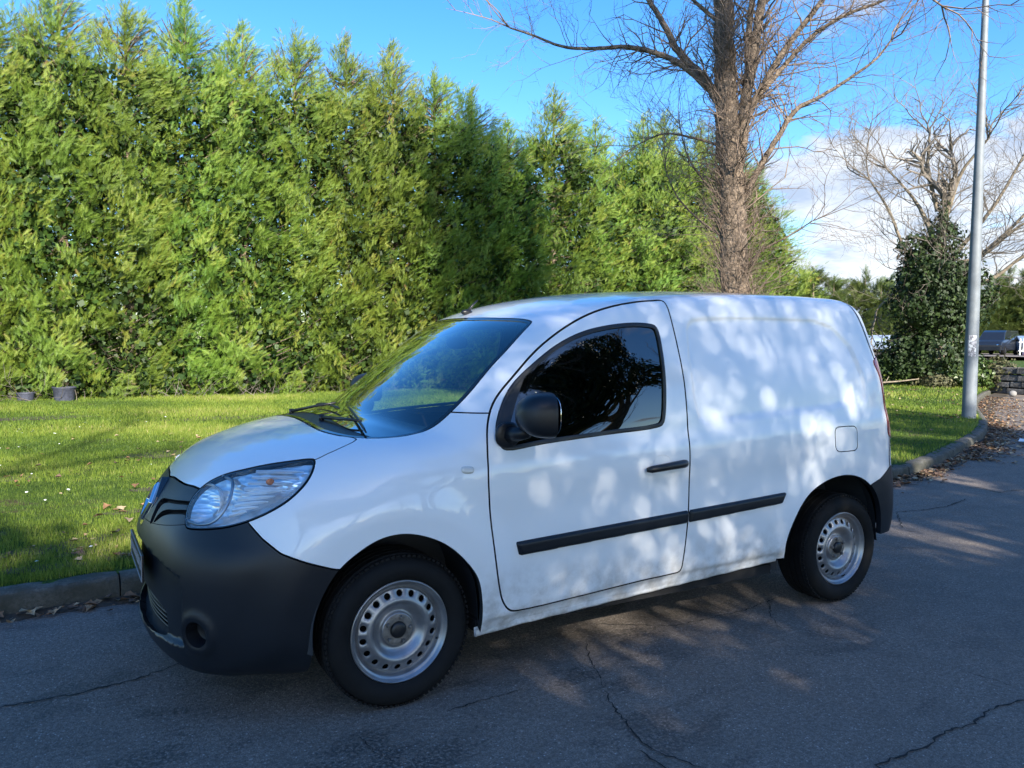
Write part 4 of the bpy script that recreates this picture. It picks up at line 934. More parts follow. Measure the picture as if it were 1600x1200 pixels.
broad('evergreen_oak',(9.6,-13.0),53,11.,[[(0,0,4.2),(1.5,.5,6.0),(3.0,.6,7.4)],[(0,0,4.),(-1.5,.5,5.8),(-3.,.6,7.0)],[(0,0,5.4),(.6,.2,7.6),(1.2,.3,9.8)]],
 [(-2.2,.2,7.0,1.8,1.3,1.5),(.3,.2,7.4,2.0,1.4,1.9),(2.5,.1,7.3,1.7,1.3,1.5),(0,0,9.6,1.7,1.2,1.1),(-.6,0,5.5,1.5,1.,.7)],13000,.18,'third evergreen oak across the road behind the camera')
broad('tall_poplar',(4.9,-15.2),54,26.,[[(0,0,9.),(.6,.2,13.),(.9,.2,18.)],[(0,0,10.),(-.7,.2,14.),(-1.1,.2,19.)],[(0,0,14.),(.3,.2,19.),(.2,.2,25.)],[(0,0,12.),(.9,.2,17),(1.6,0,22)],[(0,0,12.),(-.9,.2,17),(-1.5,0,22.5)]],
 [(0,0,17.,1.3,1.2,2.4),(.4,0,20.5,1.6,1.2,2.2),(-.8,0,22.,1.1,1.0,2.0),(.2,0,24.,.9,.8,1.6)],6000,.22,'tall narrow poplar across the road behind the camera')
broad('bare_oak',(-7.6,-14.2),55,16.,[[(0,0,5.),(1.6,.2,8.),(3.2,.2,10.5),(4.2,.2,13.)],[(0,0,5.),(-1.6,.2,8.),(-2.6,.2,11.)],[(0,0,7.),(.6,.2,11.),(1.2,.2,15.)],[(0,0,7.5),(2.2,.2,10.2),(5.2,.2,11.6)]],
 [(1.4,0,11.,1.3,.9,.8),(3.4,0,9.,1.3,.8,.7)],1800,.2,'bare oak across the road behind the camera')

q_=leafcloud('foliage',[(-.6,-12.9,8.0,1.6,.7,.9,0),(1.2,-12.9,7.8,1.8,.7,.9,0),(3.0,-12.9,7.9,1.6,.7,.9,0)],12500,.07,68,M['holm'])  # extra cloud of tiny unseen leaves, added to dim sun on the van side
r_=leafcloud('foliage',[(-.9,-8.5,4.7,1.1,.6,.75,0),(.6,-8.5,4.55,1.2,.6,.6,0),(2.2,-8.5,4.6,1.3,.6,.6,0),(-.3,-8.5,5.6,.8,.5,.5,0),(1.0,-8.5,3.75,1.7,.5,.36,0),(2.6,-8.5,3.9,1.3,.5,.40,0)],21000,.05,66,M['holm'])  # near leaf cloud out of view, added to break up and block the sun
tr_=Bare(67)
for L in ([(1.2,-8.6,0),(1.25,-8.6,2.),(1.15,-8.6,4.0),(1.25,-8.6,5.2),(1.2,-8.6,6.6)],[(1.2,-8.6,3.9),(.7,-8.6,4.6),(.0,-8.6,5.2),(-.8,-8.6,5.6)],[(1.2,-8.6,4.3),(1.7,-8.6,5.0),(2.3,-8.6,5.9)],[(1.2,-8.6,3.7),(2.0,-8.6,4.5),(3.0,-8.6,4.9),(4.2,-8.6,5.3)],[(1.2,-8.6,4.8),(.9,-8.6,5.6),(.5,-8.6,6.4)],[(1.2,-8.6,4.5),(.6,-8.6,5.3),(.2,-8.6,6.0)],[(1.9,-8.6,5.3),(1.95,-8.6,5.8),(1.8,-8.6,6.5)]): tr_.limb(L,.07,.018,8,4.2,3,.75)
rt_=empty('young_ash',(0,0,0)); finish_tree(rt_,tr_,M['bark'],M['twig'],1.6); r_.parent=rt_; q_.parent=bpy.data.objects['evergreen_oak']; tag(rt_,'young small-leaved tree near the road edge behind the camera','tree')

rq=random.Random(14)  # unseen tree line, added to darken the low reflection in the door glass
for k in range(26):
    e=empty('far_conifer',(-30+4.3*k+rq.uniform(-1,1),-46+rq.uniform(-3,3),.1),rq.uniform(0,6.28)); s_=rq.uniform(.6,.95); e.scale=(s_*1.5,s_*1.5,s_*.75)
    link('crown',FV[k%2],e); link('trunk',ftm,e); tag(e,'unseen conifer of the low far row added behind the camera','conifer','conifers of the added far row behind the camera')
# ------------------------------------------------------------ van panels cut from the hull surface
class Patch:
    """polygon soup sharing global vertex arrays; Q is K x 4 (-1 = triangle)"""
    def __init__(s,V,N,Q): s.V,s.N,s.Q=V,N,Q
    def cut(s,field,g=0.0,reproj=False):
        """returns (inside, outside): field < -g, field > g"""
        f=field(s.V[:,0],np.abs(s.V[:,1]),s.V[:,2])
        a=s._half(f+g); b=s._half(-(f-g)); return a,b
    def _half(s,f):
        ins=f<0; Q=s.Q; valid=Q>=0; fi=np.where(valid,ins[Q],False); cnt=fi.sum(1); tot=valid.sum(1)
        keep=Q[cnt==tot]; mix=Q[(cnt>0)&(cnt<tot)]
        newV=[];newN=[];newT=[]; cache={}; base=len(s.V)
        V,N=s.V,s.N
        for q in mix:
            idx=[i for i in q if i>=0]; out=[]
            for k in range(len(idx)):
                i,j=idx[k],idx[(k+1)%len(idx)]
                if f[i]<0: out.append(i)
                if (f[i]<0)!=(f[j]<0):
                    key=(i,j) if i<j else (j,i)
                    if key not in cache:
                        t=f[key[0]]/(f[key[0]]-f[key[1]]); t=min(max(t,.001),.999)
                        newV.append(V[key[0]]*(1-t)+V[key[1]]*t); newN.append(N[key[0]]*(1-t)+N[key[1]]*t); cache[key]=base+len(newV)-1
                    out.append(cache[key])
            for k in range(1,len(out)-1): newT.append((out[0],out[k],out[k+1],-1))
        if newV: V=np.vstack([V,np.array(newV)]); N=np.vstack([N,np.array(newN)])
        Q2=np.vstack([keep,np.array(newT,dtype=keep.dtype)]) if newT else keep
        return Patch(V,N,Q2)
    def compact(s):
        used=np.unique(s.Q[s.Q>=0]); mp=-np.ones(len(s.V)+1,np.int64); mp[used]=np.arange(len(used)); Q=np.where(s.Q>=0,mp[s.Q],-1)
        return Patch(s.V[used],s.N[used],Q)
    def offset(s,d):
        dd=d(s.V[:,0],np.abs(s.V[:,1]),s.V[:,2])[:,None] if callable(d) else d
        return Patch(s.V+s.N*dd,s.N,s.Q)
    def boundary(s):
        Q=s.Q; e=[]
        t=Q[Q[:,3]<0]; q=Q[Q[:,3]>=0]
        for A,n in ((t,3),(q,4)):
            for k in range(n): e.append(A[:,[k,(k+1)%n]])
        e=np.concatenate(e); key=np.sort(e,1); k1=key[:,0]*10**7+key[:,1]
        u,ix,c=np.unique(k1,return_index=True,return_counts=True)
        return e[ix[c==1]]
def build_patch(name,P,material,parent,flange=.014,recalc=False):
    dark=material is M['paint'] and flange>=.02
    P=P.compact()
    if len(P.Q)==0: return None
    V,N,Q=P.V,P.N,P.Q
    if recalc: N=area_normals(V,Q)
    N=N/np.maximum(np.linalg.norm(N,axis=1,keepdims=True),1e-9)
    faces=[Q[Q[:,3]>=0],Q[Q[:,3]<0][:,:3]]
    if flange:
        e=P.boundary(); a,b=V[e[:,0]],V[e[:,1]]; na,nb=N[e[:,0]],N[e[:,1]]
        n=len(V); K=len(e); t=b-a; fn=np.cross(t,na); fn/=np.maximum(np.linalg.norm(fn,axis=1,keepdims=True),1e-9)
        VV=np.concatenate([a,b,b-nb*flange,a-na*flange]); V=np.vstack([V,VV]); N=np.vstack([N,fn,fn,fn,fn]); i=np.arange(K)+n
        faces.append(np.stack([i+K,i,i+3*K,i+2*K],1))
    fl=[f for f in faces if len(f)]; fm=None; ms=material
    if dark:
        ms=[material,M['gap']]; fm=np.concatenate([np.full(len(f),1 if (flange and i==len(fl)-1) else 0) for i,f in enumerate(fl)])
    me=mesh_np(name,V,fl,ms,N,fmat=fm)
    return link(name,me,parent)
def area_normals(V,Q):
    N=np.zeros_like(V); t=np.concatenate([Q[:,:3],Q[Q[:,3]>=0][:,[0,2,3]]])
    fn=np.cross(V[t[:,1]]-V[t[:,0]],V[t[:,2]]-V[t[:,0]])
    for k in range(3): np.add.at(N,t[:,k],fn)
    return N/np.maximum(np.linalg.norm(N,axis=1,keepdims=True),1e-12)
def smoothpoly(p,n=6): return cr_spline(p,n,True)
def xz(poly,n=6,ymin=.45):
    P=smoothpoly(poly,n)
    def f(x,ya,z):
        lo,hi=P.min(0)-.1,P.max(0)+.1; d=np.full(x.shape,1.0); m=(x>lo[0])&(x<hi[0])&(z>lo[1])&(z<hi[1])&(ya>ymin)
        d[m]=polysdf(x[m],z[m],P); return d
    return f
def yx(poly,n=1,zmin=.6,xmax=1.2):
    P=np.array(poly) if n<=1 else smoothpoly(poly,n)
    def f(x,ya,z):
        d=np.full(x.shape,1.0); m=(x<xmax)&(z>zmin); d[m]=polysdf(ya[m],x[m],P); return d
    return f
def sz(pts3,n=6,zmin=.1,xmax=.1):
    P=smoothpoly([(a[0]*.85+abs(a[1])*.53,a[2]) for a in pts3],n)
    def f(x,ya,z):
        d=np.full(x.shape,1.0); m=(x<xmax)&(z>zmin); d[m]=polysdf(x[m]*.85+ya[m]*.53,z[m],P); return d
    return f
def yz(poly,n=4,xmax=-.6):
    P=smoothpoly(poly,n)
    def f(x,ya,z):
        d=np.full(x.shape,1.0); m=(x<xmax); d[m]=polysdf(ya[m],z[m],P); return d
    return f
def grow(f,a): return lambda x,ya,z: f(x,ya,z)-a
DOOR=[(1.478,1.691),(1.40,1.688),(1.34,1.683),(1.172,1.656),(1.006,1.611),(.847,1.541),(.699,1.447),(.555,1.32),(.467,1.234),(.423,1.173),(.385,1.084),(.365,.931),(.370,.771),(.386,.611),(.412,.457),(.435,.383),(.472,.338),(.541,.322),(.828,.332),(1.192,.353),(1.39,.359),(1.436,.364),(1.447,.378),(1.454,.437),(1.466,.596),(1.474,.751),(1.474,.94),(1.480,1.155),(1.483,1.341),(1.481,1.497),(1.479,1.609),(1.481,1.680)]
WIN=[(.427,1.104),(.427,1.057),(.437,1.032),(.463,1.019),(.65,1.035),(.997,1.058),(1.291,1.077),(1.325,1.090),(1.340,1.122),(1.358,1.22),(1.378,1.403),(1.38,1.534),(1.368,1.562),(1.338,1.571),(1.236,1.575),(1.083,1.56),(.936,1.528),(.792,1.468),(.651,1.376),(.549,1.293),(.481,1.207)]
ARCHF=[(.350,.05),(.344,.282),(.337,.399),(.314,.499),(.259,.579),(.174,.657),(.08,.703),(-.012,.722),(-.101,.71),(-.187,.665),(-.259,.605),(-.318,.512),(-.351,.403),(-.352,.25),(-.345,.05),(0,.0)]
ARCHR=[(2.175,.05),(2.17,.306),(2.163,.416),(2.207,.534),(2.308,.663),(2.449,.732),(2.611,.754),(2.759,.727),(2.87,.665),(2.951,.563),(2.997,.384),(3.0,.05),(2.6,0)]
WS=[(-.1,-.19),(0,-.19),(.38,-.186),(.516,-.143),(.599,-.087),(.655,-.015),(.69,.09),(.697,.193),(.700,.279),(.694,.374),(.67,.497),(.645,.626),(.600,.750),(.585,.766),(.542,.768),(.351,.722),(.15,.690),(0,.682),(-.1,.682)]
LAMP=[(-.751,.507,.745),(-.750,.483,.758),(-.747,.463,.776),(-.735,.43,.807),(-.708,.408,.849),(-.663,.419,.894),(-.602,.465,.933),(-.527,.528,.96),(-.451,.578,.98),(-.363,.631,.996),(-.310,.668,1.003),(-.296,.682,1.000),(-.313,.726,.973),(-.343,.76,.938),(-.377,.775,.906),(-.426,.778,.867),(-.493,.757,.825),(-.561,.721,.791),(-.628,.671,.766),(-.678,.622,.754),(-.726,.557,.745)]
HOODP=[(-.2,-.750),(0,-.750),(.07,-.742),(.16,-.735),(.26,-.722),(.35,-.70),(.431,-.674),(.47,-.602),(.53,-.527),(.58,-.451),(.633,-.363),(.677,-.296),(.668,-.24),(.655,-.186),(.613,-.10),(.56,-.12),(.516,-.150),(.38,-.193),(0,-.197),(-.2,-.197)]
MOULD_A=[(.497,.629),(1.466,.668),(1.464,.606),(.527,.567),(.512,.574)]
MOULD_B=[(1.474,.668),(2.155,.695),(2.150,.685),(2.122,.637),(1.473,.606)]
FUEL=[(2.541,1.004),(2.555,1.019),(2.59,1.022),(2.68,1.021),(2.72,1.016),(2.734,.996),(2.733,.95),(2.731,.903),(2.715,.887),(2.66,.884),(2.59,.885),(2.555,.889),(2.540,.908),(2.539,.955)]
SLOT1=[(.168,.700),(.140,.742),(.118,.778),(.133,.796),(.215,.808),(.298,.816),(.42,.829),(.53,.833),(.53,.817),(.42,.814),(.318,.803),(.23,.794),(.192,.782),(.183,.762),(.197,.712)]
SLOT2=[(.205,.712),(.212,.745),(.25,.769),(.34,.785),(.43,.798),(.52,.802),(.52,.786),(.43,.781),(.37,.772),(.311,.761),(.268,.746),(.235,.722)]
FOG=np.array((-.737,.635,.360))
TAIL=[(2.995,1.385),(3.020,1.30),(3.040,1.18),(3.048,1.05),(3.058,.945),(3.4,.94),(3.4,1.40)]
TREAR=lambda x,z: x-np.interp(z,[.3,.76,.94,1.2,1.4,1.6,1.72,1.9],[3.085,3.075,3.065,3.045,3.01,2.975,2.945,2.90])
def line_b(x,ya,z):   # black bumper below this line
    s=x*.85+ya*.53; zl=np.interp(s,[-.6,-.10,-.094,-.034,.042,.135,.224,.5],[1.3,1.3,.786,.732,.678,.641,.608,.56])
    return np.maximum((z-zl)*.75,x+.12)
def tread_wheel():
    """one wheel centred on the hub, outer face towards -Y; tyre and rim (with sub-parts)"""
    root_t=MB()
    prof=[]   # (radius, y) outer side -> inner side ; y=-0 is rim lip plane
    side=[(.2065,.006),(.214,-.010),(.232,-.022),(.255,-.027),(.276,-.022),(.289,-.012),(.2945,-.004),(.298,.006)]
    tread=[]
    y=.006; grooves=[(.020,.026),(.058,.068),(.094,.105),(.131,.141),(.168,.174)]
    tread.append((.3035,.012))
    for a,b in grooves: tread+= [(.3125,a-.001),(.305,a),(.305,b),(.3125,b+.001)]
    tread.append((.3035,.188))
    prof=side+tread+[(.298,.194),(.289,.207),(.262,.222),(.235,.215),(.207,.196)]
    root_t.lathe(prof,96)
    tyre=root_t
    # sidewall rings / shoulder blocks
    blk=MB()
    for k in range(84):
        a=2*math.pi*k/84; ca,sa=math.cos(a),math.sin(a)
        ax=Matrix(((ca,0,-sa),(0,1,0),(sa,0,ca)))
        blk.box((ca*.3045,.008,sa*.3045),(.0095,.016,.0150),ax=ax)
    return tyre,blk
def rim_mesh():
    """pressed steel rim with 18 real vent holes"""
    n=18*8; V=[];F=[]
    # radial profile outer->inner, with ring of holes between r=.167 and .134
    prof1=[(.176,.075),(.186,.052),(.1935,.030),(.1955,.014),(.2000,.010),(.2040,.004),(.2078,.002),(.2095,-.002),(.2080,-.007),(.2045,-.008),(.2005,-.004),(.1965,.004),(.1925,.0075),(.1885,.0085),(.1855,.014),(.1835,.022),(.1800,.030),(.1755,.0335),(.1715,.030),(.1685,.024)]
    prof2=[(.1335,.0085),(.128,.0055),(.120,.0045),(.112,.0085),(.104,.0165),(.096,.026),(.088,.0335),(.080,.0375),(.0735,.0375),(.0705,.034),(.0685,.0265),(.0655,.0225),(.058,.0215),(.045,.0215),(.036,.0225),(.034,.028)]
    mb=MB(); mb.lathe(prof1,n); mb.lathe(prof2,n)
    ro,ri=.1685,.1335; yo,yi=.024,.0085
    rc=(ro+ri)/2; hr=.0128
    for k in range(18):
        a0=2*math.pi*k/18; m=16
        inner=[];outer=[]; inner2=[]
        seg=2*math.pi/18
        # outer boundary points matching lathe subdivisions: 9 on outer arc, 9 on inner arc + sides
        B=[]
        for i in range(9): B.append((ro,a0-seg/2+seg*i/8))
        for i in range(1,8): B.append((ro+(ri-ro)*i/8,a0+seg/2))
        for i in range(9): B.append((ri,a0+seg/2-seg*i/8))
        for i in range(1,8): B.append((ri+(ro-ri)*i/8,a0-seg/2))
        V=[];m=len(B)
        def pt(r,a,dy=0.):
            t=(r-ri)/(ro-ri); y=yi+(yo-yi)*(t**1.25); return (r*math.cos(a),y+dy,r*math.sin(a))
        for r,a in B: V.append(pt(r,a))
        for r,a in B:
            dx=(r-rc); dy=(a-a0)*rc; L=math.hypot(dx,dy); dx/=L; dy/=L
            V.append(pt(rc+dx*hr*1.12,a0+dy*hr*1.12/rc))
        for r,a in B:
            dx=(r-rc); dy=(a-a0)*rc; L=math.hypot(dx,dy); dx/=L; dy/=L
            V.append(pt(rc+dx*hr,a0+dy*hr/rc,.0015))
        for r,a in B:
            dx=(r-rc); dy=(a-a0)*rc; L=math.hypot(dx,dy); dx/=L; dy/=L
            V.append(pt(rc+dx*hr*.95,a0+dy*hr*.95/rc,.007))
        F=[]
        for q in range(3):
            for i in range(m):
                j=(i+1)%m; F.append((q*m+i,q*m+j,(q+1)*m+j,(q+1)*m+i))
        mb.add(V,F)
    return mb
def build_van():
    van=empty('delivery_van',(0,0,0))
    tag(van,'small white panel van with black front bumper and silver steel wheels parked at the kerb','van')
    V,Q,N=surface_nets(.0150)
    # fine relief hides nothing on the underside
    P=Patch(V,N,Q)
    archF=xz(ARCHF,6,.40); archR=xz(ARCHR,6,.40)
    _,P=P.cut(archF); _,P=P.cut(archR)
    zb=lambda x,ya,z: np.where(x>-.25,z-np.interp(x,[.3,2.17,2.9,3.3],[.252,.338,.365,.375]),1.)
    _,P=P.cut(zb)
    g=.003
    # windscreen with cowl
    ws=yx(WS,4,.9,.95)
    W,P=P.cut(ws,g)
    seal,gl=W.cut(lambda x,ya,z: -(ws(x,ya,z)+.020)); 
    cowl_f=lambda x,ya,z: x-(-.085+.12*np.maximum(ya-.40,0)**1.6/.2)
    cowl,gl=gl.cut(cowl_f)
    build_patch('windscreen',gl.offset(-.004),M['windscreen'],van,0)
    build_patch('windscreen_seal',seal.offset(-.001),M['blackgloss'],van,.02)
    build_patch('cowl_panel',cowl.offset(-.006),M['black'],van,.02)
    # headlamps
    lf=sz(LAMP,5,.6,0.)
    L,P=P.cut(lf,g)
    for side,sg in (('l',-1),('r',1)):
        Ls=L._half(L.V[:,1]*-sg) if sg>0 else L._half(L.V[:,1]*1.0)
        build_headlamp(van,Ls.compact(),sg)
    # bonnet
    hf=yx(HOODP,3,.8,.0)
    H,P=P.cut(hf,g); build_patch('bonnet',H,M['paint'],van,.03)
    # black front end
    Bf,P=P.cut(line_b,g)
    s1=yz(SLOT1,3); s2=yz(SLOT2,3)
    S,Bf=Bf.cut(s1,.0)
    for h in (S._half(S.V[:,1]*1.),S._half(-S.V[:,1])): build_patch('grille_slot',h.offset(-.028),M['dark'],van,0)
    S2,Bf=Bf.cut(s2,.0)
    for h in (S2._half(S2.V[:,1]*1.),S2._half(-S2.V[:,1])): build_patch('grille_slot',h.offset(-.028),M['dark'],van,0)
    # bar between the slots sits a touch back
    low=lambda x,ya,z: np.where(x<-.6,np.maximum(ya-.40,np.abs(z-.345)-.052-.03*(1-(ya/.4)**2)),1.)
    G,Bf=Bf.cut(low,.0); build_patch('lower_grille_backing',G.offset(-.03),M['dark'],van,0)
    fogf=lambda x,ya,z: np.sqrt((x-FOG[0])**2+(ya-FOG[1])**2+(z-FOG[2])**2)-.051
    fg,Bf=Bf.cut(fogf,0.)
    grl=lambda x,ya,z: np.where(x<-.55,np.maximum(.70+.02*(ya/.3)**2-z,ya-.60),1.)
    Gr,Bf=Bf.cut(grl,.0012)
    build_patch('grille_panel',Gr,M['plastic'],van,.03)
    build_patch('front_bumper',Bf,M['plastic'],van,.03)
    # fog lamp recesses
    for sg in (-1,1):
        c=FOG*np.array([1,sg,1]); gg=grad(*c[None].T)[0]; gg/=np.linalg.norm(gg); ax=Vector(gg).to_track_quat('Z','Y').to_matrix()
        mb=MB(); mb.lathe([(.060,.001),(.057,.006),(.0515,.004),(.048,-.012),(.044,-.050),(.030,-.056),(.0005,-.056)],36,'Z')
        mb.V=[Vector(c)+ax@Vector(v) for v in mb.V]; mb.build('fog_lamp_recess',M['plastic'],van,True,autosmooth=50)
    # lower grille mesh bars
    for zc in (.305,.325,.345,.365,.385):
        hw=.40*math.sqrt(max(.05,1-max(0,(abs(zc-.345)-.03))/.06*.6))
        pts=[]
        for k in range(17):
            y=-hw+2*hw*k/16; x=hull_x(y,zc)+.020; pts.append((x,y,zc))
        MB().tube(pts,.0035,6).build('grille_bar',M['black'],van,True)
    up=MB()
    for k in range(33):
        y=-.38+.76*k/32; up.tube([(hull_x(y,z)+.022,y,z) for z in (.298,.345,.392)],.0025,5)
    up.build('grille_mesh',M['black'],van,True)
    # fenders, doors
    df=xz(DOOR,5,.5); wf=xz(WIN,4,.5)
    D,P=P.cut(df,.0040)
    Wn,D=D.cut(wf,.0008)
    sealw,glw=Wn.cut(lambda x,ya,z:-(wf(x,ya,z)+.019))
    tri=lambda x,ya,z: (x-.487)-.55*(z-1.10)
    trim,glw=glw.cut(lambda x,ya,z: np.where(z<1.32,tri(x,ya,z),1.))
    def halves(Pt): return (Pt._half(Pt.V[:,1]*1.0),-1),(Pt._half(-Pt.V[:,1]),1)
    doors={}
    for (Dh,sg) in halves(D):
        d=build_patch('front_door',Dh,M['paint'],van,.035); doors[sg]=d
    for (h,sg) in halves(glw): build_patch('window_glass',h.offset(-.005),M['sideglass'] if sg<0 else M['farglass'],doors[sg],0)
    for (h,sg) in halves(sealw): build_patch('window_seal',h.offset(lambda x,ya,z: .002+.004*np.exp(-((wf(x,ya,z)+.010)/.006)**2)),M['black'],doors[sg],.014,recalc=True)
    for (h,sg) in halves(trim): build_patch('mirror_triangle',h.offset(.002),M['black'],doors[sg],.01)
    # front wing split
    fen=lambda x,ya,z: np.where((x<.45)&(ya>.2),np.maximum(z-1.172,x-.48),1.)
    Fe,P=P.cut(fen,.0028)
    lab={}
    for (h,sg) in halves(Fe): lab[sg]=build_patch('front_wing',h,M['paint'],van,.03)
    # fuel flap, tail lamps, rear bumper, tailgate
    fu=xz(FUEL,3,.5)
    fl,P=P.cut(lambda x,ya,z:fu(x,ya,z),.0026)
    for (h,sg) in halves(fl):
        if sg<0: build_patch('fuel_flap',h,M['paint'],van,.02)
        else: build_patch('body_insert',h,M['paint'],van,0)
    rb=lambda x,ya,z: np.where(x>2.75,np.maximum(z-np.interp(x,[2.80,2.863,2.952,3.08,3.4],[.64,.677,.702,.762,.775]),2.80-x),1.)
    Rb,P=P.cut(rb,.0018); build_patch('rear_bumper',Rb.offset(.003),M['plastic'],van,.03)
    tl=xz(TAIL,3,.56)
    Tl,P=P.cut(tl,.001)
    for (h,sg) in halves(Tl): build_patch('tail_lamp',h.offset(.006),M['red'],van,.03)
    rear=lambda x,ya,z: np.where(x>2.8,-TREAR(x,z),1.)
    Rr,P=P.cut(rear,.001)
    ring,Rr=Rr.cut(lambda x,ya,z: -(rear(x,ya,z)+.016))
    build_patch('rear_door_seal',ring.offset(-.001),M['black'],van,.03)
    dl,_=Rr.cut(lambda x,ya,z:.0-ya+.003); dr=_
    for (h,sg) in halves(dl): build_patch('rear_door',h,M['paint'],van,.02)
    # sill strip
    build_patch('body_shell',P,M['paint'],van,.035)
    # ---- applied parts on the hull surface
    for sg in (-1,1):
        for nm,poly in (('side_moulding',MOULD_A),('side_moulding',MOULD_B)):
            applied(nm,poly,sg,.016,.013,M['plastic'],van if poly is MOULD_B else doors[sg],1)
        applied('side_marker',[(.246,.963),(.256,.966),(.293,.964),(.301,.957),(.300,.944),(.291,.937),(.254,.939),(.245,.947)],sg,.008,.008,marker_mat,van,4)
        # door handle: cup and bar
        hc=applied('handle_cup',[(1.243,.905),(1.255,.935),(1.285,.949),(1.32,.947),(1.348,.93),(1.358,.903),(1.345,.875),(1.315,.860),(1.28,.860),(1.252,.877)],sg,-.003,.02,M['paint'],doors[sg],4,base=.0014)
        hb=MB(); pts=[]
        for k in range(13):
            t=k/12; x=1.195+.240*t; z=.886+.016*t+.006*math.sin(t*math.pi); y=-(hull_y(x,z)+ (.012+.030*math.sin(math.pi*min(1,max(0,t)))**.6)); pts.append((x,y*(-sg) if sg>0 else y,z))
        hb.tube(pts,[.010]+[.0165+.004*(k/12) for k in range(11)]+[.017],10)
        hb.build('door_handle',M['black'],doors[sg],True)
        # mirror
        build_mirror(doors[sg],sg)
        # sill lower flange
        V=[];nn=40
        for k in range(nn+1):
            x=.335+1.815*k/nn; zz=float(np.interp(x,[.3,.55,2.17],[.243,.262,.330]))
            for (yy,z_) in ((.868,.014),(.866,-.006),(.862,-.016),(.850,-.018),(.846,.02)): V.append((x,sg*yy,zz+z_+.0015*math.sin(k*1.7)))
        MB().add(V,[(k*5+j,(k+1)*5+j,(k+1)*5+j+1,k*5+j+1) for k in range(nn) for j in range(4)]).build('sill_flange',M['paint'],van,True)
        # wheel housings
        for AR in (ARCHF,ARCHR):
            pl=smoothpoly(AR,5); pl=pl[pl[:,1]>.25]; c=pl.mean(0)
            # order starting from right-bottom going over the top
            k0=int(np.argmax(np.linalg.norm(np.diff(np.vstack([pl,pl[:1]]),axis=0),axis=1))); pl=np.roll(pl,-(k0+1),0)
            n=len(pl); Vv=[]; Fa=[]
            for yy,gr in ((.86,.004),(.80,.03),(.52,.03)):
                for q in pl:
                    d=(q-np.array([c[0],.3])); d=d/np.linalg.norm(d); Vv.append((q[0]+d[0]*gr,sg*yy,q[1]+d[1]*gr))
            for r_ in range(2):
                for k in range(n-1): Fa.append((r_*n+k,r_*n+k+1,(r_+1)*n+k+1,(r_+1)*n+k))
            Fa.append(tuple(2*n+k for k in range(n)))
            MB().add(Vv,Fa).build('wheel_housing',M['interior'],van)
    under=MB(); under.box((1.25,0,.262),(1.80,1.66,.05)); under.box((-.30,0,.215),(.85,1.0,.06)); under.box((2.65,0,.36),(1.0,1.0,.06)); under.box((.0,0,.3),(.08,1.36,.06)); under.box((2.697,0,.30),(.09,1.36,.07))
    under.build('underbody',M['dark'],van)
    # wheels
    ty,blk=tread_wheel(); rim=rim_mesh()
    def wheel(x,sg):
        w=empty('wheel'); w.parent=van; w.location=(x,sg*.848,.3105); w.rotation_euler=(0,0,0 if sg<0 else math.pi)
        return w
    first=None
    for x,sg,spin in ((0,-1,.2),(2.697,-1,1.1),(0,1,.5),(2.697,1,2.2)):
        w=wheel(x,sg)
        if first is None:
            a=ty.build('tyre',M['rubber'],w,True,autosmooth=35)
            b=blk.build('tread_blocks',M['rubber'],w)
            c=rim.build('rim',M['rim'],w,True,autosmooth=60)
            hb=MB(); hb.lathe([(.0005,.004),(.022,.005),(.030,.008),(.0335,.014),(.034,.024)],30); d=hb.build('hub_cap',M['black'],w,True,autosmooth=50)
            hub=MB(); hub.lathe([(.0345,.0205),(.047,.0195),(.056,.0195),(.0645,.0215)],40); e=hub.build('hub_face',M['rimdirt'],w,True)
            bolts=[]
            bm=MB(); bm.lathe([(.0005,.006),(.0065,.006),(.0085,.009),(.009,.0205)],6)
            for k in range(5):
                t=2*math.pi*k/5+.3
                q=bm.build('wheel_bolt',M['rimdirt'],w) if k==0 else link('wheel_bolt',bolts[0].data,w)
                q.location=(.0515*math.cos(t),0,.0515*math.sin(t)); bolts.append(q)
            vl=MB(); vl.tube([(.182,.022,-.03),(.176,.012,-.028),(.168,.002,-.026)],[.004,.0035,.003],8); v=vl.build('tyre_valve',M['black'],w,True)
            dr=MB(); dr.lathe([(.04,.05),(.165,.06),(.17,.16)],40); dd=dr.build('brake_drum',M['dark'],w,True)
            first=w
        else:
            for k in KIDS(first):
                c2=k.copy(); COL.objects.link(c2); c2.parent=w
        w.rotation_euler.rotate_axis('Y',spin)
    # antenna on the roof
    an=MB(); an.ell((.735,.03,1.632),(.034,.015,.016),14,2.2); an.tube([(.735,.03,1.63),(.77,.03,1.672),(.80,.03,1.70)],[.011,.006,.003],8)
    an.build('roof_antenna',M['black'],van,True)
    # wipers
    for y0,y1,x1 in ((-.16,-.60,-.045),(.38,-.10,.0)):
        wm=MB()
        def on(y,x,h): 
            z=hull_z(x,y); return (x-.6*h,y,z+h)
        piv=on(y0,-.11,.006)
        wm.tube([piv,on((y0+y1)/2,-.07+.02,.020),on((y0*.35+y1*.65),x1+.035,.018)],[.009,.007,.005],8)
        bl=[on(y0+(y1-y0)*(-.08+1.08*t),.035+(x1-.035)*t,.014) for t in np.linspace(0,1,9)]
        wm.tube(bl,[.003]+[.0065]*7+[.003],6)
        wm.tube([(piv[0],piv[1],piv[2]-.02),(piv[0],piv[1],piv[2]+.012)],.013,10)
        wm.build('wiper',M['black'],van,True)
    build_badge(van); build_plate(van); build_interior(van)
    return van
def hull_y(x,z):
    y=.9
    lo,hi=.3,1.1
    for _ in range(30):
        m=(lo+hi)/2
        if F(np.array([x]),np.array([-m]),np.array([z]))[0]<0: lo=m
        else: hi=m
    return lo
def hull_x(y,z):
    lo,hi=-1.1,-.3
    for _ in range(30):
        m=(lo+hi)/2
        if F(np.array([m]),np.array([y]),np.array([z]))[0]<0: hi=m
        else: lo=m
    return hi
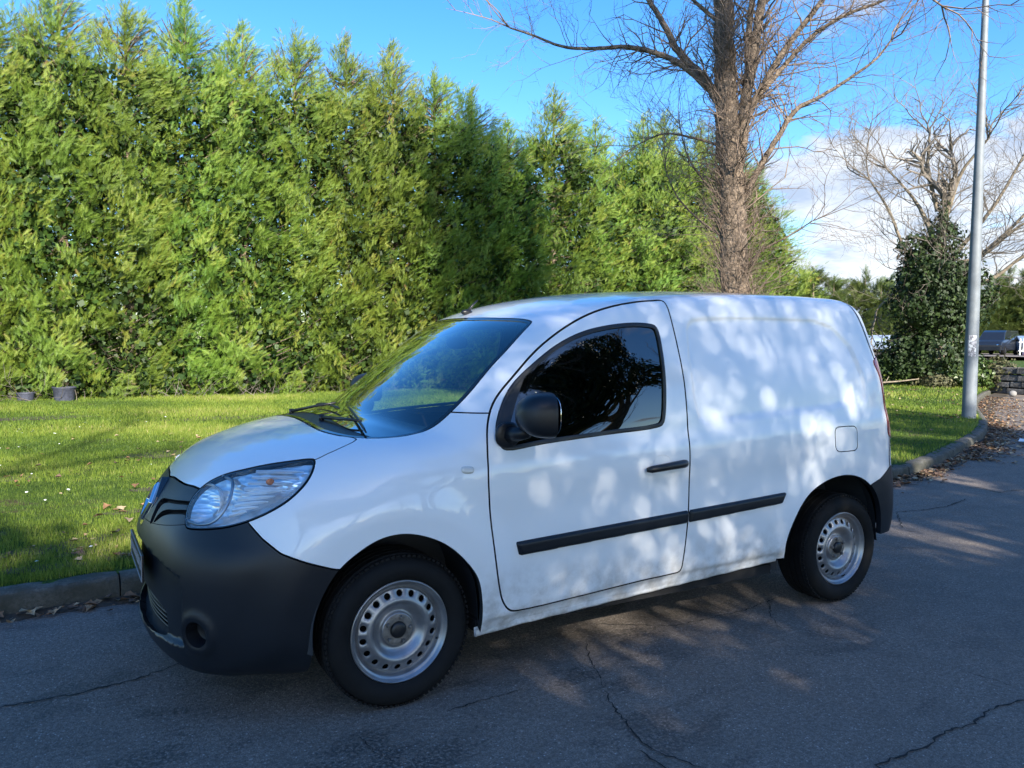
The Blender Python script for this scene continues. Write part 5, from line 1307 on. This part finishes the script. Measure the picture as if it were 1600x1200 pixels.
def hull_z(x,y):
    lo,hi=.6,2.0
    for _ in range(30):
        m=(lo+hi)/2
        if F(np.array([x]),np.array([y]),np.array([m]))[0]<0: lo=m
        else: hi=m
    return lo
def grid_patch(poly,sg,res,n):
    P2=smoothpoly(poly,n) if n>1 else np.array(poly); lo,hi=P2.min(0)-res,P2.max(0)+res
    nx=int((hi[0]-lo[0])/res)+2; nz=int((hi[1]-lo[1])/res)+2
    X,Z=np.meshgrid(np.linspace(lo[0],hi[0],nx),np.linspace(lo[1],hi[1],nz),indexing='ij')
    x,z=X.ravel(),Z.ravel(); a=np.full(x.shape,.3); b=np.full(x.shape,1.1)
    for _ in range(26):
        m=(a+b)/2; f=F(x,-m,z)<0; a=np.where(f,m,a); b=np.where(f,b,m)
    V=np.stack([x,sg*a,z],1); G=grad(*V.T); N=G/np.linalg.norm(G,axis=1,keepdims=True)
    idx=np.arange(nx*nz).reshape(nx,nz); Q=np.stack([idx[:-1,:-1],idx[1:,:-1],idx[1:,1:],idx[:-1,1:]],-1).reshape(-1,4)
    if sg>0: Q=Q[:,::-1]
    f=lambda x,ya,z: polysdf(x,z,P2)
    P=Patch(V,N,Q); ins,_=P.cut(f,0.); return ins.compact(),f
def applied(name,poly,sg,h,edge,material,parent,n,base=0.,res=.009):
    P,f=grid_patch(poly,sg,min(res,edge*.6),n)
    def off(x,ya,z):
        t=np.clip(-f(x,ya,z)/edge,0,1); return base+h*np.sqrt(np.clip(1-(1-t)**2,0,1))
    return build_patch(name,P.offset(off),material,parent,.012 if h>0 else 0,recalc=True)
PLATEINK=pbr('plate_ink',(.30,.31,.32),.5)
def _marker():
    return pbr('marker_lens',(.62,.60,.56),.25,coat=1.)
marker_mat=_marker()
def build_headlamp(van,L,sg):
    hl=empty('headlight'); hl.parent=van
    lensf=sz(LAMP,5,.6,0.)
    build_patch('lens',L,M['lens'],hl,.0)
    rim,_=L.cut(lambda x,ya,z:-(lensf(x,ya,z)+.0065)); build_patch('lamp_seal',rim.offset(.0012),M['blackgloss'],hl,.02)
    # housing bowl behind the lens
    hb=L.offset(lambda x,ya,z: -.012-.055*np.clip(-lensf(x,ya,z)/.06,0,1))
    V=hb.V.copy()
    build_patch('lamp_housing',Patch(V,L.N,L.Q),HOUSING,hl,0,recalc=True)
    # divider blade
    def on(s,z,dep):
        # point on hull from (s,z) line : solve along direction (.53,-.85)
        lo,hi=-.3,1.5
        a=np.array([s*.85,s*.53])
        d=np.array([-.53,.85])
        for _ in range(30):
            m=(lo+hi)/2; q=a+d*m
            if F(np.array([q[0]]),np.array([-abs(q[1])]),np.array([z]))[0]<0: lo=m
            else: hi=m
        q=a+d*(lo-dep); return Vector((q[0],q[1]*sg,z))
    # round chrome reflector bowl
    c=on(-.312,.832,.062); ax=Vector((-.80,sg*.52,.12)).to_track_quat('Z','Y').to_matrix()
    mb=MB(); pr=[(.078,.006),(.0795,.0),(.076,-.004),(.070,-.016),(.058,-.034),(.042,-.046),(.024,-.053),(.016,-.054)]
    mb.lathe(pr,48,'Z'); mb.V=[c+ax@Vector((v[0]*.80,v[1]*.86,v[2])) for v in mb.V]; mb.build('reflector_bowl',REFLECT,hl,True,autosmooth=50)
    mb=MB(); mb.ell((0,0,-.030),(.016,.016,.020),14); mb.V=[c+ax@Vector(v) for v in mb.V]; mb.build('bulb',M['chrome'],hl,True)
    # divider ring between bowl and indicator
    pts=[on(-.40,.768,.010),on(-.315,.760,.010),on(-.245,.778,.010),on(-.205,.825,.010),on(-.195,.875,.012),on(-.215,.918,.012),on(-.275,.925,.014)]
    pts=[Vector(p) for p in cr_spline([tuple(p) for p in pts],5)]
    MB().tube(pts,[.003]+[.0065]*(len(pts)-2)+[.003],8).build('lamp_divider',M['satin'],hl,True)
    # indicator reflector with horizontal flutes
    mb=MB()
    for k in range(9):
        z=.800+.019*k; s0=-.185+.008*k; s1=[-.115,-.07,-.035,-.01,.012,.032,.050,.066,.078][k]
        p=[on(s0+(s1-s0)*t,z+.02*t*(1 if k<5 else .4),.022+.010*math.sin(t*3.1)) for t in (0,.25,.5,.75,1)]
        mb.tube(p,[.007,.0085,.0085,.007,.003],6)
    mb.build('indicator_reflector',REFLECT,hl,True,autosmooth=50)
    c2=on(-.045,.925,.020); mb=MB(); mb.ell(c2,(.017,.017,.013),14); mb.build('indicator_bulb',M['amber'],hl,True)
    return hl
def _house():
    m,T,out=mat('lamp_housing_chrome'); b=T.n('ShaderNodeBsdfPrincipled',{'Base Color':(.85,.85,.84,1),'Roughness':.12,'Metallic':.65})
    v=T.n('ShaderNodeTexVoronoi',{'Vector':T.mapping(T.pos(),(20,20,60)),'Scale':1.}); bp=T.n('ShaderNodeBump',{'Strength':.6,'Distance':.008,'Height':v.outputs[0]})
    T.link(bp.outputs[0],b.inputs['Normal']); T.link(b.outputs[0],out.inputs[0]); return m
HOUSING=_house()
def _refl():
    m,T,out=mat('lamp_reflector'); b=T.n('ShaderNodeBsdfPrincipled',{'Base Color':(.98,.97,.95,1),'Roughness':.10,'Metallic':.35})
    wv=T.noise(38.,T.mapping(T.pos(),(1,1,2.2)),1.,.4); bp=T.n('ShaderNodeBump',{'Strength':.5,'Distance':.006,'Height':wv})
    T.link(bp.outputs[0],b.inputs['Normal']); T.link(b.outputs[0],out.inputs[0]); return m
REFLECT=_refl()
def build_mirror(door,sg):
    m=empty('door_mirror'); m.parent=door
    c=Vector((.515,sg*1.035,1.172)); ax=Matrix.Rotation(sg*R(16),3,'Z')
    mb=MB(); n=28; rings=14; V=[]; Fc=[]
    # housing: rounded shell, bulging forward (-x), open face to the rear (+x)
    for i in range(rings+1):
        t=i/rings; xx=-.085+.150*t; s=(1-(1-min(t*1.12,1))**2.9)**.5 if t<1 else .985
        for k in range(n):
            a=2*math.pi*k/n; e=2/2.9
            yy=.105*s*math.copysign(abs(math.cos(a))**e,math.cos(a)); zz=.088*s*math.copysign(abs(math.sin(a))**e,math.sin(a))
            zz+= .012*(1-abs(yy)/.1) ; zz*= (1+ .10*(-yy*1/.1)) if True else 1
            V.append(c+ax@Vector((xx,yy*sg*-1 if sg<0 else yy,zz)))
    for i in range(rings):
        for k in range(n): Fc.append((i*n+k,(i+1)*n+k,(i+1)*n+(k+1)%n,i*n+(k+1)%n))
    mb.add(V,Fc); o=mb.build('mirror_housing',M['plastic'],m,True); 
    g=MB(); g.ell(c+ax@Vector((.058,0,.006)),(.004,.090,.084),24,2.9); g.build('mirror_glass',M['mirrorglass'],m,True)
    arm=MB(); arm.tube([(.475,sg*.885,1.085),(.490,sg*.935,1.092),(.510,sg*.985,1.105)],[.038,.030,.026],14)
    arm.ell((.468,sg*.888,1.085),(.060,.016,.055),20,2.4); arm.build('mirror_arm',M['plastic'],m,True)
    return m
def build_badge(van):
    """hollow chrome diamond emblem on the nose"""
    c=Vector((hull_x(0,.760)-.004,0,.765)); tilt=R(24)
    ax=Matrix.Rotation(tilt,3,'Y')
    out=[(0,.088),(.058,0),(0,-.088),(-.058,0)]; inn=[(0,.050),(.030,0),(0,-.050),(-.030,0)]
    V=[];Fc=[]
    for (pts,x) in ((out,.012),(out,-.004),([((a[0]+b[0])/2,(a[1]+b[1])/2) for a,b in zip(out,inn)],-.013),(inn,-.002),(inn,.012)):
        for (y,z) in pts: V.append(c+ax@Vector((x,y,z)))
    for r in range(4):
        for k in range(4): Fc.append((r*4+k,(r+1)*4+k,(r+1)*4+(k+1)%4,r*4+(k+1)%4))
    MB().add(V,Fc).build('badge',M['chrome'],van,False,bevel=.002)
    # plinth behind the emblem
    p=[(0,.125),(.075,.035),(.085,0),(.060,-.07),(.030,-.118),(-.030,-.118),(-.060,-.07),(-.085,0),(-.075,.035)]
    V=[c+ax@Vector((.030,y,z)) for y,z in p]+[c+ax@Vector((.002,y*.88,z*.92)) for y,z in p]; n=len(p)
    MB().add(V,[(k,(k+1)%n,n+(k+1)%n,n+k) for k in range(n)]+[tuple(n+k for k in range(n))]).build('badge_plinth',M['blackgloss'],van,False,bevel=.004)
def build_plate(van):
    c=Vector((-.886,0,.535))
    pl=empty('number_plate'); pl.parent=van; pl.location=c
    MB().box((0,0,0),(.008,.52,.112)).build('plate_backing',M['black'],pl,bevel=.002)
    b=MB(); b.box((-.0055,0,.0525),(.003,.516,.004)); b.box((-.0055,0,-.0525),(.003,.516,.004)); b.box((-.0055,.256,0),(.003,.004,.101)); b.box((-.0055,-.256,0),(.003,.004,.101))
    b.build('plate_border',PLATEINK,pl)
    # worn dealer lettering, unreadable in the photograph: short upright strokes
    rr=random.Random(5); y=.225
    while y>-.225:
        s=MB(); h=rr.uniform(.030,.042); x=-.0052
        L=[(y-.003,.004+h/2),(y-.003,.004-h/2)]
        s.box((x,y,.004),(.002,.006,h))
        if rr.random()<.6: s.box((x,y-.0110,.004+h/2-.003),(.002,.016,.006))
        if rr.random()<.5: s.box((x,y-.0110,.004-h/2+.003),(.002,.016,.006))
        s.build('plate_character',PLATEINK,pl); y-=.030
def build_interior(van):
    d=MB()
    n=13; V=[];Fc=[]
    prof=[(.02,1.045),(.12,1.055),(.30,1.045),(.48,1.03),(.58,1.00),(.62,.93),(.60,.80),(.62,.62)]
    for k in range(n):
        y=-.70+1.40*k/(n-1)
        for x,z in prof:
            hump=.055*math.exp(-((y+.36)/.17)**2)*math.exp(-((x-.45)/.12)**2)
            V.append((x,y,z+hump))
    m=len(prof)
    for k in range(n-1):
        for i in range(m-1): Fc.append((k*m+i,(k+1)*m+i,(k+1)*m+i+1,k*m+i+1))
    d.add(V,Fc); o=d.build('dashboard',M['dash'],van,True,autosmooth=50)
    st=MB(); ctr=Vector((.80,-.36,.96)); ax=Matrix.Rotation(R(-62),3,'Y'); pts=[ctr+ax@Vector((.185*math.cos(t),.185*math.sin(t),0)) for t in np.linspace(0,2*math.pi,33)]
    st.tube(pts,.014,8,False); st.tube([ctr,ctr+ax@Vector((0,.18,0))],.012); st.tube([ctr,ctr+ax@Vector((0,-.18,0))],.012); st.tube([ctr,ctr+ax@Vector((-.18,0,0))],.012); st.ell(ctr,(.06,.06,.04),14)
    st.tube([ctr,Vector((.58,-.36,.88))],.03); st.build('steering_wheel',M['black'],van,True)
    for y in (-.37,.37):
        s=empty('seat'); s.parent=van; s.location=(1.18,y,0)
        a=MB(); a.ell((-.02,0,.66),(.27,.25,.10),20,3.2); a.build('seat_cushion',M['fabric'],s,True)
        ax=Matrix.Rotation(R(14),3,'Y')
        b=MB(); b.ell((.27,0,.98),(.085,.24,.34),20,3.,ax=ax); b.build('seat_back',M['fabric'],s,True)
        h=MB(); h.ell((.355,0,1.385),(.055,.135,.085),16,2.8,ax=ax); h.tube([(.34,-.05,1.27),(.35,-.05,1.36)],.007); h.tube([(.34,.05,1.27),(.35,.05,1.36)],.007); h.build('headrest',M['fabric'],s,True)
    b=MB(); b.box((1.60,0,.95),(.02,1.50,1.20)); b.box((1.60,0,1.60),(.02,1.28,.16)); b.build('bulkhead',M['interior'],van)
    f=MB(); f.box((1.05,0,.34),(1.1,1.62,.03)); f.box((.40,0,.62),(.02,1.5,.62)); f.build('cab_floor',M['interior'],van)
    # roof lining, follows the hull
    V=[];nx,ny=12,15
    for i in range(nx):
        for j in range(ny):
            x=.80+.80*i/(nx-1); y=-.58+1.16*j/(ny-1); V.append((x,y,hull_z(x,y)-.035))
    MB().add(V,[(i*ny+j,i*ny+j+1,(i+1)*ny+j+1,(i+1)*ny+j) for i in range(nx-1) for j in range(ny-1)]).build('roof_lining',M['interior'],van,True)
    # door cards
    for sg in (-1,1):
        V=[];nz=8
        zs=[.36,.5,.65,.8,.92,.98,1.015]
        for i in range(12):
            x=.44+1.0*i/11
            for z in zs: V.append((x,sg*(hull_y(x,z)-.05),z))
        m=len(zs); Fc=[(i*m+j,i*m+j+1,(i+1)*m+j+1,(i+1)*m+j) for i in range(11) for j in range(m-1)]
        MB().add(V,Fc).build('door_card',M['interior'],van,True)
        # pillar linings
        pm=MB(); 
        pa=[(.36,.80,1.10),(.52,.735,1.27),(.70,.70,1.42),(.90,.665,1.55),(1.15,.66,1.63),(1.5,.66,1.66)]
        pm.tube([(x,sg*(y-.015),z) for x,y,z in pa],[.020]*len(pa),8)
        pm.tube([(1.50,sg*.80,.5),(1.51,sg*.80,1.05),(1.52,sg*.745,1.4),(1.52,sg*.66,1.66)],.05,8)
        pm.build('pillar_lining',M['interior'],van,True)
    mr=MB(); mr.ell((.66,0,1.47),(.02,.12,.035),16,2.8); mr.tube([(.66,0,1.49),(.70,0,1.56)],.008); mr.build('rear_view_mirror',M['black'],van,True)
VAN=build_van()
